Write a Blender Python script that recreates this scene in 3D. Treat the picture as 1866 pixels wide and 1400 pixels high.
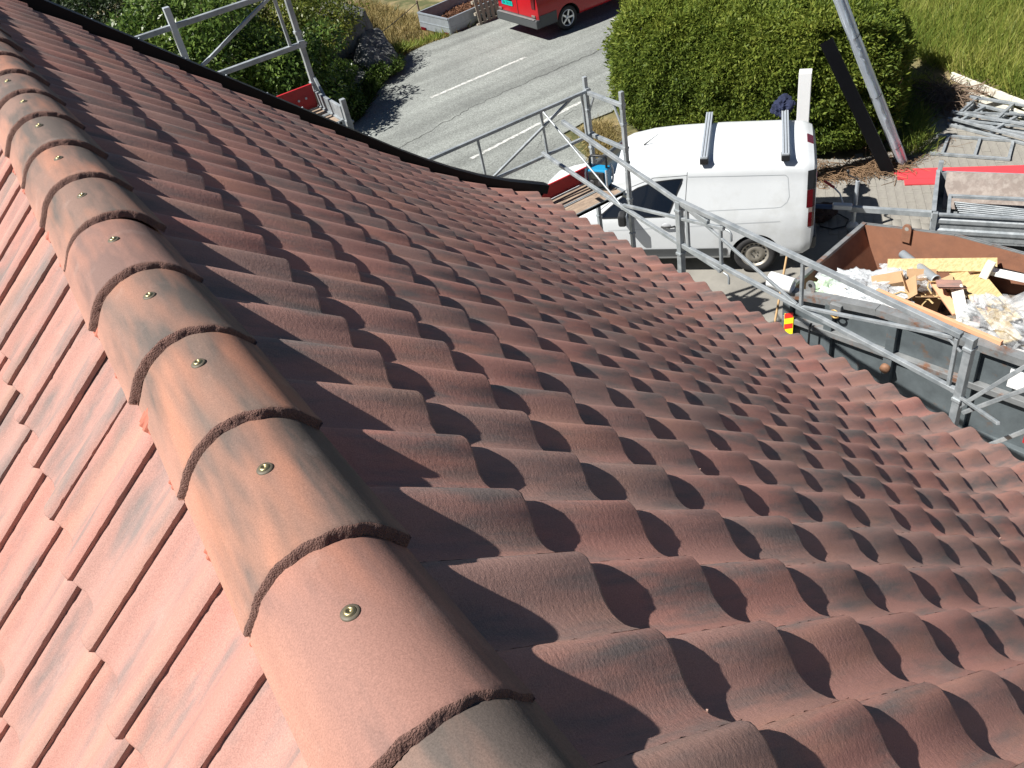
import bpy, bmesh, math, random
import numpy as np
from mathutils import Matrix, Vector

for o in list(bpy.data.objects):
    bpy.data.objects.remove(o, do_unlink=True)
S = bpy.context.scene
COL = S.collection
R = math.radians
random.seed(7)
RNG = np.random.default_rng(11)

# ------------------------------------------------------------------ camera, sky, sun, exposure
CAM_M = Matrix(((0.81903883, 0.46078087, -0.34184264, -0.0757),
                (-0.55107679, 0.46600693, -0.69220800, -0.4369),
                (-0.15965516, 0.75532677, 0.63560341, 7.8842),
                (0, 0, 0, 1)))
cd = bpy.data.cameras.new('camera')
cd.sensor_width = 36.0
cd.lens = 30.189
cd.clip_start = 0.02
cd.clip_end = 500
cam = bpy.data.objects.new('camera', cd)
COL.objects.link(cam)
cam.matrix_world = CAM_M
S.camera = cam

TO_SUN = Vector((-1.0, 0.30, 1.34)).normalized()
w = bpy.data.worlds.new('World')
S.world = w
w.use_nodes = True
nt = w.node_tree
sky = nt.nodes.new('ShaderNodeTexSky')
sky.sky_type = 'NISHITA'
sky.sun_disc = False
sky.sun_elevation = math.asin(TO_SUN.z)
sky.sun_rotation = math.atan2(TO_SUN.x, TO_SUN.y)
sky.altitude = 1200
sky.dust_density = 0.0
sky.air_density = 0.45
nt.links.new(sky.outputs[0], nt.nodes['Background'].inputs[0])
nt.nodes['Background'].inputs[1].default_value = 0.05
sd = bpy.data.lights.new('sun', 'SUN')
sd.energy = 5.0
sd.angle = R(0.5)
sd.color = (1.0, 0.955, 0.89)
sun = bpy.data.objects.new('sun', sd)
COL.objects.link(sun)
sun.location = (-20, 6, 30)
sun.rotation_euler = TO_SUN.to_track_quat('Z', 'Y').to_euler()
S.view_settings.view_transform = 'Standard'
S.view_settings.look = 'None'
S.view_settings.gamma = 1
S.view_settings.exposure = 0.88
S.render.engine = 'CYCLES'
S.render.resolution_x = 1024
S.render.resolution_y = 768

RIDGE_Z = 7.03

def project(p):
    q = CAM_M.inverted() @ Vector(p)
    if q.z >= -0.05:
        return None
    return (933 + 1564.8 * q.x / -q.z, 700 - 1564.8 * q.y / -q.z, -q.z)

# ------------------------------------------------------------------ helpers
def tag(o, label=None, cat=None, group=None, kind=None):
    if label: o['label'] = label
    if cat: o['category'] = cat
    if group: o['group'] = group
    if kind: o['kind'] = kind
    return o

def empty(name, loc=(0, 0, 0), rz=0.0, label=None, cat=None, group=None):
    o = bpy.data.objects.new(name, None)
    o.empty_display_size = 0.2
    COL.objects.link(o)
    o.location = loc
    o.rotation_euler = (0, 0, rz)
    o['wm'] = 0
    del o['wm']
    return tag(o, label, cat, group)

def world_of(o):
    m = Matrix.LocRotScale(o.location, o.rotation_euler, o.scale)
    if o.parent:
        m = world_of(o.parent) @ o.matrix_parent_inverse @ m
    return m

class MB:
    def __init__(self):
        self.v = []; self.f = []; self.m = []; self.s = []
    def add(self, verts, faces, mat=0, smooth=False, M=None):
        b = len(self.v)
        if M is not None:
            verts = [tuple(M @ Vector(p)) for p in verts]
        self.v += [tuple(p) for p in verts]
        self.f += [tuple(i + b for i in f) for f in faces]
        self.m += [mat] * len(faces)
        self.s += [smooth] * len(faces)
        return self
    def box(self, c, size, M=None, mat=0):
        x, y, z = c; a, b, h = size[0] / 2, size[1] / 2, size[2] / 2
        vs = [(x + i * a, y + j * b, z + k * h) for k in (-1, 1) for j in (-1, 1) for i in (-1, 1)]
        fs = [(0, 2, 3, 1), (4, 5, 7, 6), (0, 1, 5, 4), (2, 6, 7, 3), (0, 4, 6, 2), (1, 3, 7, 5)]
        return self.add(vs, fs, mat, False, M)
    def bar(self, p0, p1, wd, ht, up=(0, 0, 1), mat=0):
        p0 = Vector(p0); p1 = Vector(p1); d = (p1 - p0)
        L = d.length; d.normalize(); up = Vector(up)
        s = d.cross(up)
        if s.length < 1e-4: s = d.cross(Vector((1, 0, 0)))
        s.normalize(); u = s.cross(d)
        vs = []
        for p in (p0, p1):
            for a, b in ((-1, -1), (1, -1), (1, 1), (-1, 1)):
                vs.append(p + s * a * wd / 2 + u * b * ht / 2)
        fs = [(0, 3, 2, 1), (4, 5, 6, 7), (0, 1, 5, 4), (1, 2, 6, 5), (2, 3, 7, 6), (3, 0, 4, 7)]
        return self.add(vs, fs, mat)
    def tube(self, pts, r, n=8, cap=True, mat=0, smooth=True):
        pts = [Vector(p) for p in pts]
        rr = r if isinstance(r, (list, tuple)) else [r] * len(pts)
        vs = []; fs = []
        prev = None
        for i, p in enumerate(pts):
            d = (pts[min(i + 1, len(pts) - 1)] - pts[max(i - 1, 0)]).normalized()
            if prev is None:
                s = d.cross(Vector((0, 0, 1)))
                if s.length < 1e-3: s = d.cross(Vector((1, 0, 0)))
            else:
                s = prev - d * prev.dot(d)
            s.normalize(); prev = s
            u = s.cross(d)
            for k in range(n):
                a = 2 * math.pi * k / n
                vs.append(p + (s * math.cos(a) + u * math.sin(a)) * rr[i])
        for i in range(len(pts) - 1):
            for k in range(n):
                a = i * n + k; b = i * n + (k + 1) % n
                fs.append((a, b, b + n, a + n))
        self.add(vs, fs, mat, smooth)
        if cap:
            b = len(vs) - n
            self.add(vs[:n], [tuple(range(n))], mat)
            self.add(vs[b:], [tuple(reversed(range(n)))], mat)
        return self
    def lathe(self, prof, n=24, M=None, mat=0, smooth=True):
        # prof: (radius, height) around local Z
        vs = []; fs = []
        for (r, h) in prof:
            for k in range(n):
                a = 2 * math.pi * k / n
                vs.append((r * math.cos(a), r * math.sin(a), h))
        for i in range(len(prof) - 1):
            for k in range(n):
                a = i * n + k; b = i * n + (k + 1) % n
                fs.append((a, b, b + n, a + n))
        return self.add(vs, fs, mat, smooth, M)
    def prism(self, poly, h0, h1, M=None, mat=0):
        n = len(poly)
        vs = [(x, y, h0) for x, y in poly] + [(x, y, h1) for x, y in poly]
        fs = [tuple(reversed(range(n))), tuple(range(n, 2 * n))]
        fs += [(i, (i + 1) % n, (i + 1) % n + n, i + n) for i in range(n)]
        return self.add(vs, fs, mat, False, M)
    def grid(self, P, mat=0, smooth=True, close_u=False):
        # P: list of rows of points
        nu = len(P); nv = len(P[0])
        vs = [p for row in P for p in row]; fs = []
        for i in range(nu - (0 if close_u else 1)):
            for j in range(nv - 1):
                a = i * nv + j; b = ((i + 1) % nu) * nv + j
                fs.append((a, b, b + 1, a + 1))
        return self.add(vs, fs, mat, smooth)
    def mesh(self, name, mats):
        me = bpy.data.meshes.new(name)
        me.from_pydata([tuple(p) for p in self.v], [], self.f)
        for mt in (mats if isinstance(mats, (list, tuple)) else [mats]):
            me.materials.append(mt)
        me.polygons.foreach_set('material_index', self.m)
        me.polygons.foreach_set('use_smooth', self.s)
        me.update()
        return me
    def build(self, name, mats, parent=None, world=False, bevel=0.0):
        o = bpy.data.objects.new(name, self.mesh(name, mats))
        COL.objects.link(o)
        if parent:
            o.parent = parent
            if world:
                o.matrix_parent_inverse = world_of(parent).inverted()
        if bevel:
            b = o.modifiers.new('bevel', 'BEVEL')
            b.width = bevel; b.segments = 2; b.limit_method = 'ANGLE'; b.angle_limit = R(40)
            b.harden_normals = False
        return o

def np_mesh(name, V, F, mats, smooth=False, mat_idx=None):
    # V (n,3), F (m,k) arrays
    me = bpy.data.meshes.new(name)
    F = np.asarray(F, dtype=np.int32); k = F.shape[1]
    me.vertices.add(len(V)); me.vertices.foreach_set('co', np.asarray(V, dtype=np.float32).ravel())
    me.loops.add(F.size); me.loops.foreach_set('vertex_index', F.ravel())
    me.polygons.add(len(F))
    me.polygons.foreach_set('loop_start', np.arange(0, F.size, k, dtype=np.int32))
    try:
        me.polygons.foreach_set('loop_total', np.full(len(F), k, dtype=np.int32))
    except Exception:
        pass
    if smooth: me.polygons.foreach_set('use_smooth', np.ones(len(F), dtype=bool))
    for m in (mats if isinstance(mats, (list, tuple)) else [mats]): me.materials.append(m)
    if mat_idx is not None: me.polygons.foreach_set('material_index', np.asarray(mat_idx, dtype=np.int32))
    me.update(calc_edges=True)
    me.validate()
    return me

def link(name, me, parent=None):
    o = bpy.data.objects.new(name, me)
    COL.objects.link(o)
    if parent: o.parent = parent
    return o

def at(o, M):
    o.matrix_basis = M
    return o

# ------------------------------------------------------------------ material helpers
def mat(name, color=(.5, .5, .5), rough=.6, metal=0.0, var=0.0, vscale=8.0, bump=0.0, bscale=60.0,
        spec=.5, color2=None, c2scale=3.0, c2lo=.45, c2hi=.6, stretch=(1, 1, 1), coord='Object', detail=6):
    m = bpy.data.materials.new(name); m.use_nodes = True
    t = m.node_tree; N = t.nodes; L = t.links
    b = N['Principled BSDF']
    b.inputs['Roughness'].default_value = rough
    b.inputs['Metallic'].default_value = metal
    b.inputs['Specular IOR Level'].default_value = spec
    b.inputs['Base Color'].default_value = (*color, 1)
    tc = N.new('ShaderNodeTexCoord'); mp = N.new('ShaderNodeMapping')
    mp.inputs['Scale'].default_value = stretch
    L.new(tc.outputs[coord], mp.inputs[0])
    col = None
    if color2 is not None:
        n = N.new('ShaderNodeTexNoise'); n.inputs['Scale'].default_value = c2scale; n.inputs['Detail'].default_value = detail
        n.inputs['Roughness'].default_value = .65
        L.new(mp.outputs[0], n.inputs[0])
        r = N.new('ShaderNodeMapRange'); r.inputs[1].default_value = c2lo; r.inputs[2].default_value = c2hi
        L.new(n.outputs[0], r.inputs[0])
        x = N.new('ShaderNodeMix'); x.data_type = 'RGBA'
        x.inputs[6].default_value = (*color, 1); x.inputs[7].default_value = (*color2, 1)
        L.new(r.outputs[0], x.inputs[0]); col = x.outputs[2]
    if var > 0:
        n = N.new('ShaderNodeTexNoise'); n.inputs['Scale'].default_value = vscale; n.inputs['Detail'].default_value = 8
        n.inputs['Roughness'].default_value = .7
        L.new(mp.outputs[0], n.inputs[0])
        r = N.new('ShaderNodeMapRange'); r.inputs[1].default_value = .25; r.inputs[2].default_value = .75
        r.inputs[3].default_value = 1 - var; r.inputs[4].default_value = 1 + var
        L.new(n.outputs[0], r.inputs[0])
        x = N.new('ShaderNodeVectorMath'); x.operation = 'SCALE'
        if col is None:
            x.inputs[0].default_value = color
        else:
            L.new(col, x.inputs[0])
        L.new(r.outputs[0], x.inputs['Scale']); col = x.outputs[0]
    if col is not None: L.new(col, b.inputs['Base Color'])
    if bump > 0:
        n = N.new('ShaderNodeTexNoise'); n.inputs['Scale'].default_value = bscale; n.inputs['Detail'].default_value = 5
        L.new(mp.outputs[0], n.inputs[0])
        bp = N.new('ShaderNodeBump'); bp.inputs['Strength'].default_value = bump; bp.inputs['Distance'].default_value = .01
        L.new(n.outputs[0], bp.inputs['Height']); L.new(bp.outputs[0], b.inputs['Normal'])
    return m

def leaf_mat(name, cols, trans=.35, rough=.5, nscale=.8, coat=.3):
    m = bpy.data.materials.new(name); m.use_nodes = True
    t = m.node_tree; N = t.nodes; L = t.links
    b = N['Principled BSDF']
    g = N.new('ShaderNodeNewGeometry')
    tc = N.new('ShaderNodeTexCoord')
    n = N.new('ShaderNodeTexNoise'); n.inputs['Scale'].default_value = nscale; n.inputs['Detail'].default_value = 3
    L.new(tc.outputs['Object'], n.inputs[0])
    a = N.new('ShaderNodeMath'); a.operation = 'MULTIPLY_ADD'; a.inputs[1].default_value = .55
    L.new(g.outputs['Random Per Island'], a.inputs[0])
    r0 = N.new('ShaderNodeMapRange'); r0.inputs[1].default_value = .3; r0.inputs[2].default_value = .7; r0.inputs[4].default_value = .45
    L.new(n.outputs[0], r0.inputs[0]); L.new(r0.outputs[0], a.inputs[2])
    cr = N.new('ShaderNodeValToRGB')
    while len(cr.color_ramp.elements) < len(cols): cr.color_ramp.elements.new(.5)
    for i, c in enumerate(cols):
        cr.color_ramp.elements[i].position = i / (len(cols) - 1)
        cr.color_ramp.elements[i].color = (*c, 1)
    L.new(a.outputs[0], cr.inputs[0])
    L.new(cr.outputs[0], b.inputs['Base Color'])
    b.inputs['Roughness'].default_value = rough
    b.inputs['Specular IOR Level'].default_value = coat
    tr = N.new('ShaderNodeBsdfTranslucent'); mx = N.new('ShaderNodeMixShader')
    mx.inputs[0].default_value = trans
    L.new(cr.outputs[0], tr.inputs[0]); L.new(b.outputs[0], mx.inputs[1]); L.new(tr.outputs[0], mx.inputs[2])
    L.new(mx.outputs[0], N['Material Output'].inputs[0])
    return m

def tile_mat(name, use_attr, kind='tile'):
    m = bpy.data.materials.new(name); m.use_nodes = True
    t = m.node_tree; N = t.nodes; L = t.links
    b = N['Principled BSDF']
    if use_attr:
        a = N.new('ShaderNodeAttribute'); a.attribute_name = 'rnd'; rnd = a.outputs['Fac']
    else:
        a = N.new('ShaderNodeObjectInfo'); rnd = a.outputs['Random']
    tcn = N.new('ShaderNodeAttribute'); tcn.attribute_name = 'tco'
    off = N.new('ShaderNodeVectorMath'); off.operation = 'SCALE'; off.inputs[0].default_value = (31.7, 17.3, 53.1)
    L.new(rnd, off.inputs['Scale'])
    ad = N.new('ShaderNodeVectorMath'); ad.operation = 'ADD'
    L.new(tcn.outputs['Vector'], ad.inputs[0]); L.new(off.outputs[0], ad.inputs[1])
    def noise(scale, sx=(1, 1, 1), det=5, rg=.6):
        mp = N.new('ShaderNodeMapping'); mp.inputs['Scale'].default_value = sx
        L.new(ad.outputs[0], mp.inputs[0])
        n = N.new('ShaderNodeTexNoise'); n.inputs['Scale'].default_value = scale; n.inputs['Detail'].default_value = det
        n.inputs['Roughness'].default_value = rg
        L.new(mp.outputs[0], n.inputs[0]); return n.outputs[0]
    def rng(v, a0, a1, b0=0., b1=1.):
        r = N.new('ShaderNodeMapRange'); L.new(v, r.inputs[0])
        for k, x in zip((1, 2, 3, 4), (a0, a1, b0, b1)): r.inputs[k].default_value = x
        return r.outputs[0]
    def mix(f, c0, c1):
        x = N.new('ShaderNodeMix'); x.data_type = 'RGBA'
        if isinstance(f, float): x.inputs[0].default_value = f
        else: L.new(f, x.inputs[0])
        for k, c in ((6, c0), (7, c1)):
            if isinstance(c, tuple): x.inputs[k].default_value = (*c, 1)
            else: L.new(c, x.inputs[k])
        return x.outputs[2]
    def white(k):
        wn = N.new('ShaderNodeTexWhiteNoise'); wn.noise_dimensions = '1D'
        ml = N.new('ShaderNodeMath'); ml.operation = 'MULTIPLY'; ml.inputs[1].default_value = 97.0 + k
        L.new(rnd, ml.inputs[0]); L.new(ml.outputs[0], wn.inputs['W']); return wn.outputs['Value']
    st = (3.0, 14.0, 3.0) if kind == 'tile' else (13.0, 2.2, 13.0)
    red = (.405, .196, .160); brown = (.358, .216, .182); grey = (.195, .158, .146); orange = (.48, .245, .174)
    if kind != 'tile':
        red = (.215, .128, .102); brown = (.185, .128, .104); grey = (.090, .078, .070); orange = (.36, .170, .112)
    base = mix(rng(white(1), 0, 1), brown, red)
    base = mix(rng(noise(1.0, st, 4), .47, .65, 0, .95) if kind == 'tile' else rng(noise(1.0, st, 4), .40, .56, 0, .85), base, grey)
    base = mix(rng(noise(1.0, tuple(x * .55 for x in st), 3), .50, .66, 0, .45 if kind == 'tile' else .9), base, orange)
    # whole-tile shift towards grey or red
    base = mix(rng(white(7), .55, 1.0, 0, .30), base, grey)
    base = mix(rng(white(13), .80, 1.0, 0, .40), base, (.44, .19, .155))
    if kind != 'tile':
        # more orange low on the left flank, weathered brown crown
        sx = N.new('ShaderNodeSeparateXYZ'); L.new(tcn.outputs['Vector'], sx.inputs[0])
        fl = N.new('ShaderNodeMath'); fl.operation = 'MULTIPLY_ADD'; fl.inputs[1].default_value = -1.0
        L.new(sx.outputs['X'], fl.inputs[0])
        nz = N.new('ShaderNodeMath'); nz.operation = 'MULTIPLY'; nz.inputs[1].default_value = .11
        L.new(noise(1.0, (7, 3, 7), 4), nz.inputs[0]); L.new(nz.outputs[0], fl.inputs[2])
        base = mix(rng(fl.outputs[0], .135, .185, 0, .75), base, (.42, .215, .160))
    # pale bloom and fine grain
    base = mix(rng(noise(9.0, (1, 1, 1), 6), .60, .80, 0, .22), base, (.52, .40, .35))
    gr = noise(420.0, (1, 1, 1), 3, .7)
    sc = N.new('ShaderNodeVectorMath'); sc.operation = 'SCALE'
    L.new(base, sc.inputs[0]); L.new(rng(gr, .3, .7, .78, 1.22), sc.inputs['Scale'])
    L.new(sc.outputs[0], b.inputs['Base Color'])
    b.inputs['Roughness'].default_value = .78
    b.inputs['Specular IOR Level'].default_value = .32
    b2 = N.new('ShaderNodeBump'); b2.inputs['Strength'].default_value = .5 if kind == 'tile' else .22; b2.inputs['Distance'].default_value = .0026
    L.new(noise(120.0, (1, .45, 1) if kind == 'tile' else (1, 1, 1), 5, .7), b2.inputs['Height'])
    b1 = N.new('ShaderNodeBump'); b1.inputs['Strength'].default_value = .35 if kind == 'tile' else .22; b1.inputs['Distance'].default_value = .0012
    L.new(gr, b1.inputs['Height']); L.new(b2.outputs[0], b1.inputs['Normal'])
    L.new(b1.outputs[0], b.inputs['Normal'])
    return m

def set_vec_attr(me, name, arr):
    a = me.attributes.new(name, 'FLOAT_VECTOR', 'POINT')
    a.data.foreach_set('vector', np.asarray(arr, dtype=np.float32).ravel())
def set_flt_attr(me, name, arr):
    a = me.attributes.new(name, 'FLOAT', 'POINT')
    a.data.foreach_set('value', np.asarray(arr, dtype=np.float32).ravel())

M_STEEL = mat('galvanised steel', (.36, .39, .41), .45, .35, .2, 9, .1, 40, color2=(.26, .29, .31), c2scale=6)
M_ALU = mat('aluminium', (.52, .57, .62), .38, .4, .1, 14)
M_BLACKMETAL = mat('black coated metal', (.0025, .003, .0045), .5, .0, .3, 12, .05, 30, spec=.22)
M_BLACK = mat('black plastic', (.014, .015, .017), .5, 0, .2, 20)
M_WHITE = mat('white paint', (.80, .81, .81), .3, 0, .03, 3)
M_RUBBER = mat('tyre rubber', (.022, .022, .023), .8, 0, .35, 25, .2, 80)
M_REDBOARD = mat('red coated board', (.42, .018, .022), .45, 0, .18, 7, .05, 20)
M_PLYDECK = mat('worn plywood deck', (.30, .225, .165), .8, 0, .22, 6, .2, 90, color2=(.20, .15, .115), c2scale=5, stretch=(1, 4, 1))
M_GREYPLY = mat('grey brown film plywood', (.19, .155, .135), .6, 0, .2, 5, .1, 60, color2=(.26, .225, .20), c2scale=8)
# ------------------------------------------------------------------ house and roof
TH = R(41.504); WT = 0.20295; G_ = 0.34
T_TILE = tile_mat('concrete roof tile', False)
T_TILE_J = tile_mat('concrete roof tile joined', True)
T_RIDGE = tile_mat('concrete ridge tile', False, 'ridge')
M_UNDER = mat('roof underlay', (.03, .03, .033), .8)
M_BARGE = mat('maroon painted board', (.10, .018, .016), .55, 0, .2, 6)
M_CLAD = mat('white painted cladding', (.70, .69, .66), .6, 0, .06, 4)

house = empty('house', (0, 0, 0), 0, 'house with weathered red-brown tiled roof, ridge running through the foreground', 'house')

# butt positions of the 15 courses of the right slope (x, z relative to ridge), pitch of each course
right_courses = []
x, z = .40574, -.35902
for i in range(1, 16):
    if i > 1:
        a = TH if i <= 10 else R({11: 39.5, 12: 37.5, 13: 34.5, 14: 31.0, 15: 27.5}[i])
        x += G_ * math.cos(a); z -= G_ * math.sin(a)
    else:
        a = TH
    right_courses.append((x, z, a))
left_courses = [(-(.390 + G_ * math.cos(TH) * i), -.345 - G_ * math.sin(TH) * i, TH) for i in range(13)]

PROF = [(.05, -0.0140), (.10, -0.0155), (.16, -0.0220), (.22, -0.0292), (.29, -0.0347), (.36, -0.0374), (.43, -0.0374), (.50, -0.0350),
        (.56, -0.0314), (.62, -0.0261), (.68, -0.0180), (.74, -0.0117), (.79, -0.0062), (.84, -0.0012), (.885, .0022), (.93, .0040),
        (.975, .0042), (1.02, .0022), (1.05, -0.0008), (1.08, -0.0052)]
TILT = .081

def tile_arrays(seed):
    rg = np.random.default_rng(seed)
    n = len(PROF)
    ys = np.array([(p[0] - 1) * WT for p in PROF]); hs = np.array([p[1] for p in PROF])
    V = []; F = []; T = []
    jag = rg.normal(0, .0007, n); jag2 = rg.normal(0, .0012, n)
    rows = [(-.42, 0, 0 * jag), (-.20, 0, 0 * jag), (-.006, 0, jag * .3), (-.0012, -.0012, jag), (jag2 * .5, -.0045, jag)]
    for (xx, dz, jj) in rows:
        xx = xx + 0 * ys
        for k in range(n):
            V.append((xx[k], ys[k], hs[k] + dz + jj[k] + TILT * xx[k]))
    for r in range(len(rows) - 1):
        for k in range(n - 1):
            a = r * n + k
            F.append((a, a + n, a + n + 1, a + 1))
    # front face (own vertices), slightly rough
    b = len(V)
    for k in range(n): V.append((jag2[k] * .5, ys[k], hs[k] - .0045 + jag[k]))
    for k in range(n): V.append((-.001 + jag2[k], ys[k], hs[k] - .0185 + jag[k]))
    for k in range(n): V.append((-.30, ys[k], hs[k] - .0185 - TILT * .30))
    for r in range(2):
        for k in range(n - 1):
            a = b + r * n + k
            F.append((a, a + n, a + n + 1, a + 1))
    # free side edge
    b = len(V); e = ys[-1]; h = hs[-1]
    xs = np.linspace(-.42, 0, 25)
    for xx in xs:
        V.append((xx, e + rg.normal(0, .0011), h + TILT * xx + rg.normal(0, .0009))); V.append((xx, e + rg.normal(0, .0008) - .001, h - .012 + TILT * xx))
    for k in range(24):
        F.append((b + 2 * k, b + 2 * k + 1, b + 2 * k + 3, b + 2 * k + 2))
    return np.array(V, dtype=float), F

tile_vars = [tile_arrays(100 + s) for s in range(4)]
tile_meshes = []
for V, F in tile_vars:
    me = bpy.data.meshes.new('roof_tile'); me.from_pydata([tuple(p) for p in V], [], F)
    me.materials.append(T_TILE)
    me.polygons.foreach_set('use_smooth', [True] * len(F)); me.update()
    set_vec_attr(me, 'tco', V)
    tile_meshes.append(me)

def slope_mat(cx, y, cz, a, side):
    if side > 0:
        X = Vector((math.cos(a), 0, -math.sin(a))); Z = Vector((math.sin(a), 0, math.cos(a)))
    else:
        X = Vector((-math.cos(a), 0, -math.sin(a))); Z = Vector((-math.sin(a), 0, math.cos(a)))
    Y = Z.cross(X)
    M = Matrix((X, Y, Z)).transposed().to_4x4()
    M.translation = Vector((cx, y, cz + RIDGE_Z))
    return M

tiles = []
for side, courses in ((1, right_courses), (-1, left_courses)):
    for i, (cx, cz, a) in enumerate(courses):
        for j in range(-9, 33):
            y = j * WT if side > 0 else j * WT + .60 - 3 * WT + 1.08 * WT - WT
            rr = random.Random(1000 * i + j + (0 if side > 0 else 77777))
            M = slope_mat(cx, y, cz, a, side)
            M = M @ Matrix.Rotation(rr.gauss(0, .0040), 4, 'Z') @ Matrix.Rotation(rr.gauss(0, .0050), 4, 'Y') @ Matrix.Translation((rr.gauss(0, .0016), rr.gauss(0, .0010), rr.gauss(.0, .0007)))
            c = M @ Vector((-.17, -.09, -.01))
            pr = project(c); score = -1.0
            if pr and -120 < pr[0] < 1990 and -80 < pr[1] < 1500:
                n = M.to_3x3() @ Vector((0, 0, 1))
                vd = (cam.matrix_world.translation - c); dist = vd.length
                score = max(0.02, n.dot(vd / dist)) / dist ** 2
                if not (0 <= pr[0] <= 1866 and 0 <= pr[1] <= 1400): score *= .4
                if side > 0 and i == 0: score *= .5
            tiles.append((score, side, i, j, M))
tiles.sort(key=lambda t: -t[0])

# roof base: decking under both slopes
mb = MB()
prof = [(0, -.15)] + [(cx - .02, cz - .14) for cx, cz, a in right_courses]
prof[-1] = (prof[-1][0] - .05, prof[-1][1])
lprof = [(cx, cz - .14) for cx, cz, a in left_courses]
path = list(reversed(lprof)) + prof
yA, yB = -2.2, 6.52
rows = [[(p[0], yA, p[1] + RIDGE_Z) for p in path], [(p[0], yB, p[1] + RIDGE_Z) for p in path]]
rows2 = [[(p[0], yB, p[1] + RIDGE_Z - .12) for p in path], [(p[0], yA, p[1] + RIDGE_Z - .12) for p in path]]
mb.grid(rows + rows2, close_u=True, smooth=False)
roof = mb.build('roof', M_UNDER, house)

for k, (sc, side, i, j, M) in enumerate(tiles[:300]):
    o = bpy.data.objects.new('roof_tile', tile_meshes[k % 4])
    COL.objects.link(o); o.parent = roof; o.matrix_basis = M

Vs = []; Fs = []; Ts = []; Rn = []; b = 0
for k, (sc, side, i, j, M) in enumerate(tiles[300:]):
    V, F = tile_vars[k % 4]
    A = np.array(M.to_3x3()); t = np.array(M.translation)
    Vs.append(V @ A.T + t); Ts.append(V); Rn.append(np.full(len(V), random.random()))
    Fs.append(np.array(F) + b); b += len(V)
me = np_mesh('roof_tile_field', np.concatenate(Vs), np.concatenate(Fs), T_TILE_J, smooth=True)
set_vec_attr(me, 'tco', np.concatenate(Ts)); set_flt_attr(me, 'rnd', np.concatenate(Rn))
tag(link('roof_tile_field', me, roof), kind='stuff')

# ridge tiles
M_RAW = mat('raw concrete tile edge', (.185, .100, .080), .95, 0, .35, 300, .8, 380)
def ridge_section(q, add):
    # half-round crown with straight flanks; returns points from left edge to right edge
    Rr = .1262 - .011 * q; zc = .012 - .1262 - .006 * q
    out = []
    nA, nF = 61, 12
    A0 = R(56)
    r = Rr + add
    fl = .046
    for k in range(nF):
        t = 1 - k / nF
        out.append((-(r * math.sin(A0) + fl * t * math.cos(A0)), zc + r * math.cos(A0) - fl * t * math.sin(A0)))
    for k in range(nA):
        a = -A0 + 2 * A0 * k / (nA - 1)
        out.append((r * math.sin(a), zc + r * math.cos(a)))
    for k in range(nF):
        t = (k + 1) / nF
        out.append((r * math.sin(A0) + fl * t * math.cos(A0), zc + r * math.cos(A0) - fl * t * math.sin(A0)))
    return out
def ridge_mesh(seed):
    rg = np.random.default_rng(seed)
    st = [(.000, -.0150, .5), (.0018, -.0105, .6), (0.0036, -.006, .6), (0.0058, -.0015, .5), (0.009, .0012, .3), (.020, .0012, .1), (.03, .0006, .1), (.05, 0, 0), (.13, 0, 0), (.22, 0, 0), (.31, 0, 0), (.40, 0, 0), (.40, -.012, 0)]
    ph = rg.uniform(0, 6, 6)
    V = []; n = 0
    for (y, add, jit) in st:
        sec = ridge_section(y / .40, add); n = len(sec)
        for k, (px, pz) in enumerate(sec):
            wob = (.0016 * math.sin(.17 * k + ph[0]) + .0011 * math.sin(.53 * k + ph[1])) * (1 if y < .02 else 0)
            nrm = math.hypot(px, pz + .114) or 1
            j = rg.normal(0, .00085) * jit
            V.append((px * (1 + j / nrm), y + wob + rg.normal(0, .0011) * jit, pz + j))
    F = []
    for a in range(len(st) - 1):
        for k in range(n - 1):
            i = a * n + k
            F.append((i, i + 1, i + n + 1, i + n))
    b = len(V)
    for y in (.0018, .40):
        for (px, pz) in ridge_section(y / .40, -.0138): V.append((px, y, pz))
    for k in range(n - 1): F.append((b + k, b + n + k, b + n + k + 1, b + k + 1))
    for e in (0, n - 1):
        b = len(V)
        for y, ri in ((.003, 0), (.003, 1), (.40, 0), (.40, 1)):
            p = ridge_section(y / .40, -.0138 * ri)[e]
            V.append((p[0], y, p[1]))
        F.append((b, b + 1, b + 3, b + 2))
    me = bpy.data.meshes.new('ridge_tile'); me.from_pydata(V, [], F)
    me.materials.append(T_RIDGE); me.materials.append(M_RAW)
    me.polygons.foreach_set('material_index', [1 if q < 4 * (n - 1) else 0 for q in range(len(F))])
    me.polygons.foreach_set('use_smooth', [True] * len(F)); me.update()
    set_vec_attr(me, 'tco', V)
    return me
ridge_meshes = [ridge_mesh(s) for s in range(5)]
M_BRASS = mat('dull brass screw', (.36, .31, .17), .38, .85, .3, 200)
M_WASHER = mat('weathered rubber washer', (.10, .085, .06), .6, .1, .3, 200)
sm = MB()
sm.lathe([(0.0, .0030), (.0026, .0030), (.0030, .0062), (.0058, .0066), (.0078, .0052), (.0084, .0034)], 18, mat=0)
sm.lathe([(.0084, .0034), (.0120, .0030), (.0132, .0016), (.0134, -.002)], 22, mat=1)
screw_me = sm.mesh('screw', [M_BRASS, M_WASHER])
for k in range(-4, 20):
    y = .0852 + .3366 * k + random.gauss(0, .003)
    o = bpy.data.objects.new('ridge_tile', ridge_meshes[k % 5]); COL.objects.link(o)
    o.parent = house
    o.location = (.002 + random.gauss(0, .0025), y, RIDGE_Z - .0256); o.scale = (1.03, 1.03, 1.03)
    o.rotation_euler = (0, random.gauss(0, .008), random.gauss(0, .007))
    s = bpy.data.objects.new('screw', screw_me); COL.objects.link(s)
    s.parent = o
    s.location = (random.gauss(0, .003), .203 + random.gauss(0, .012), .0026)
    s.rotation_euler = (R(-2), 0, random.uniform(0, 3))

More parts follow.
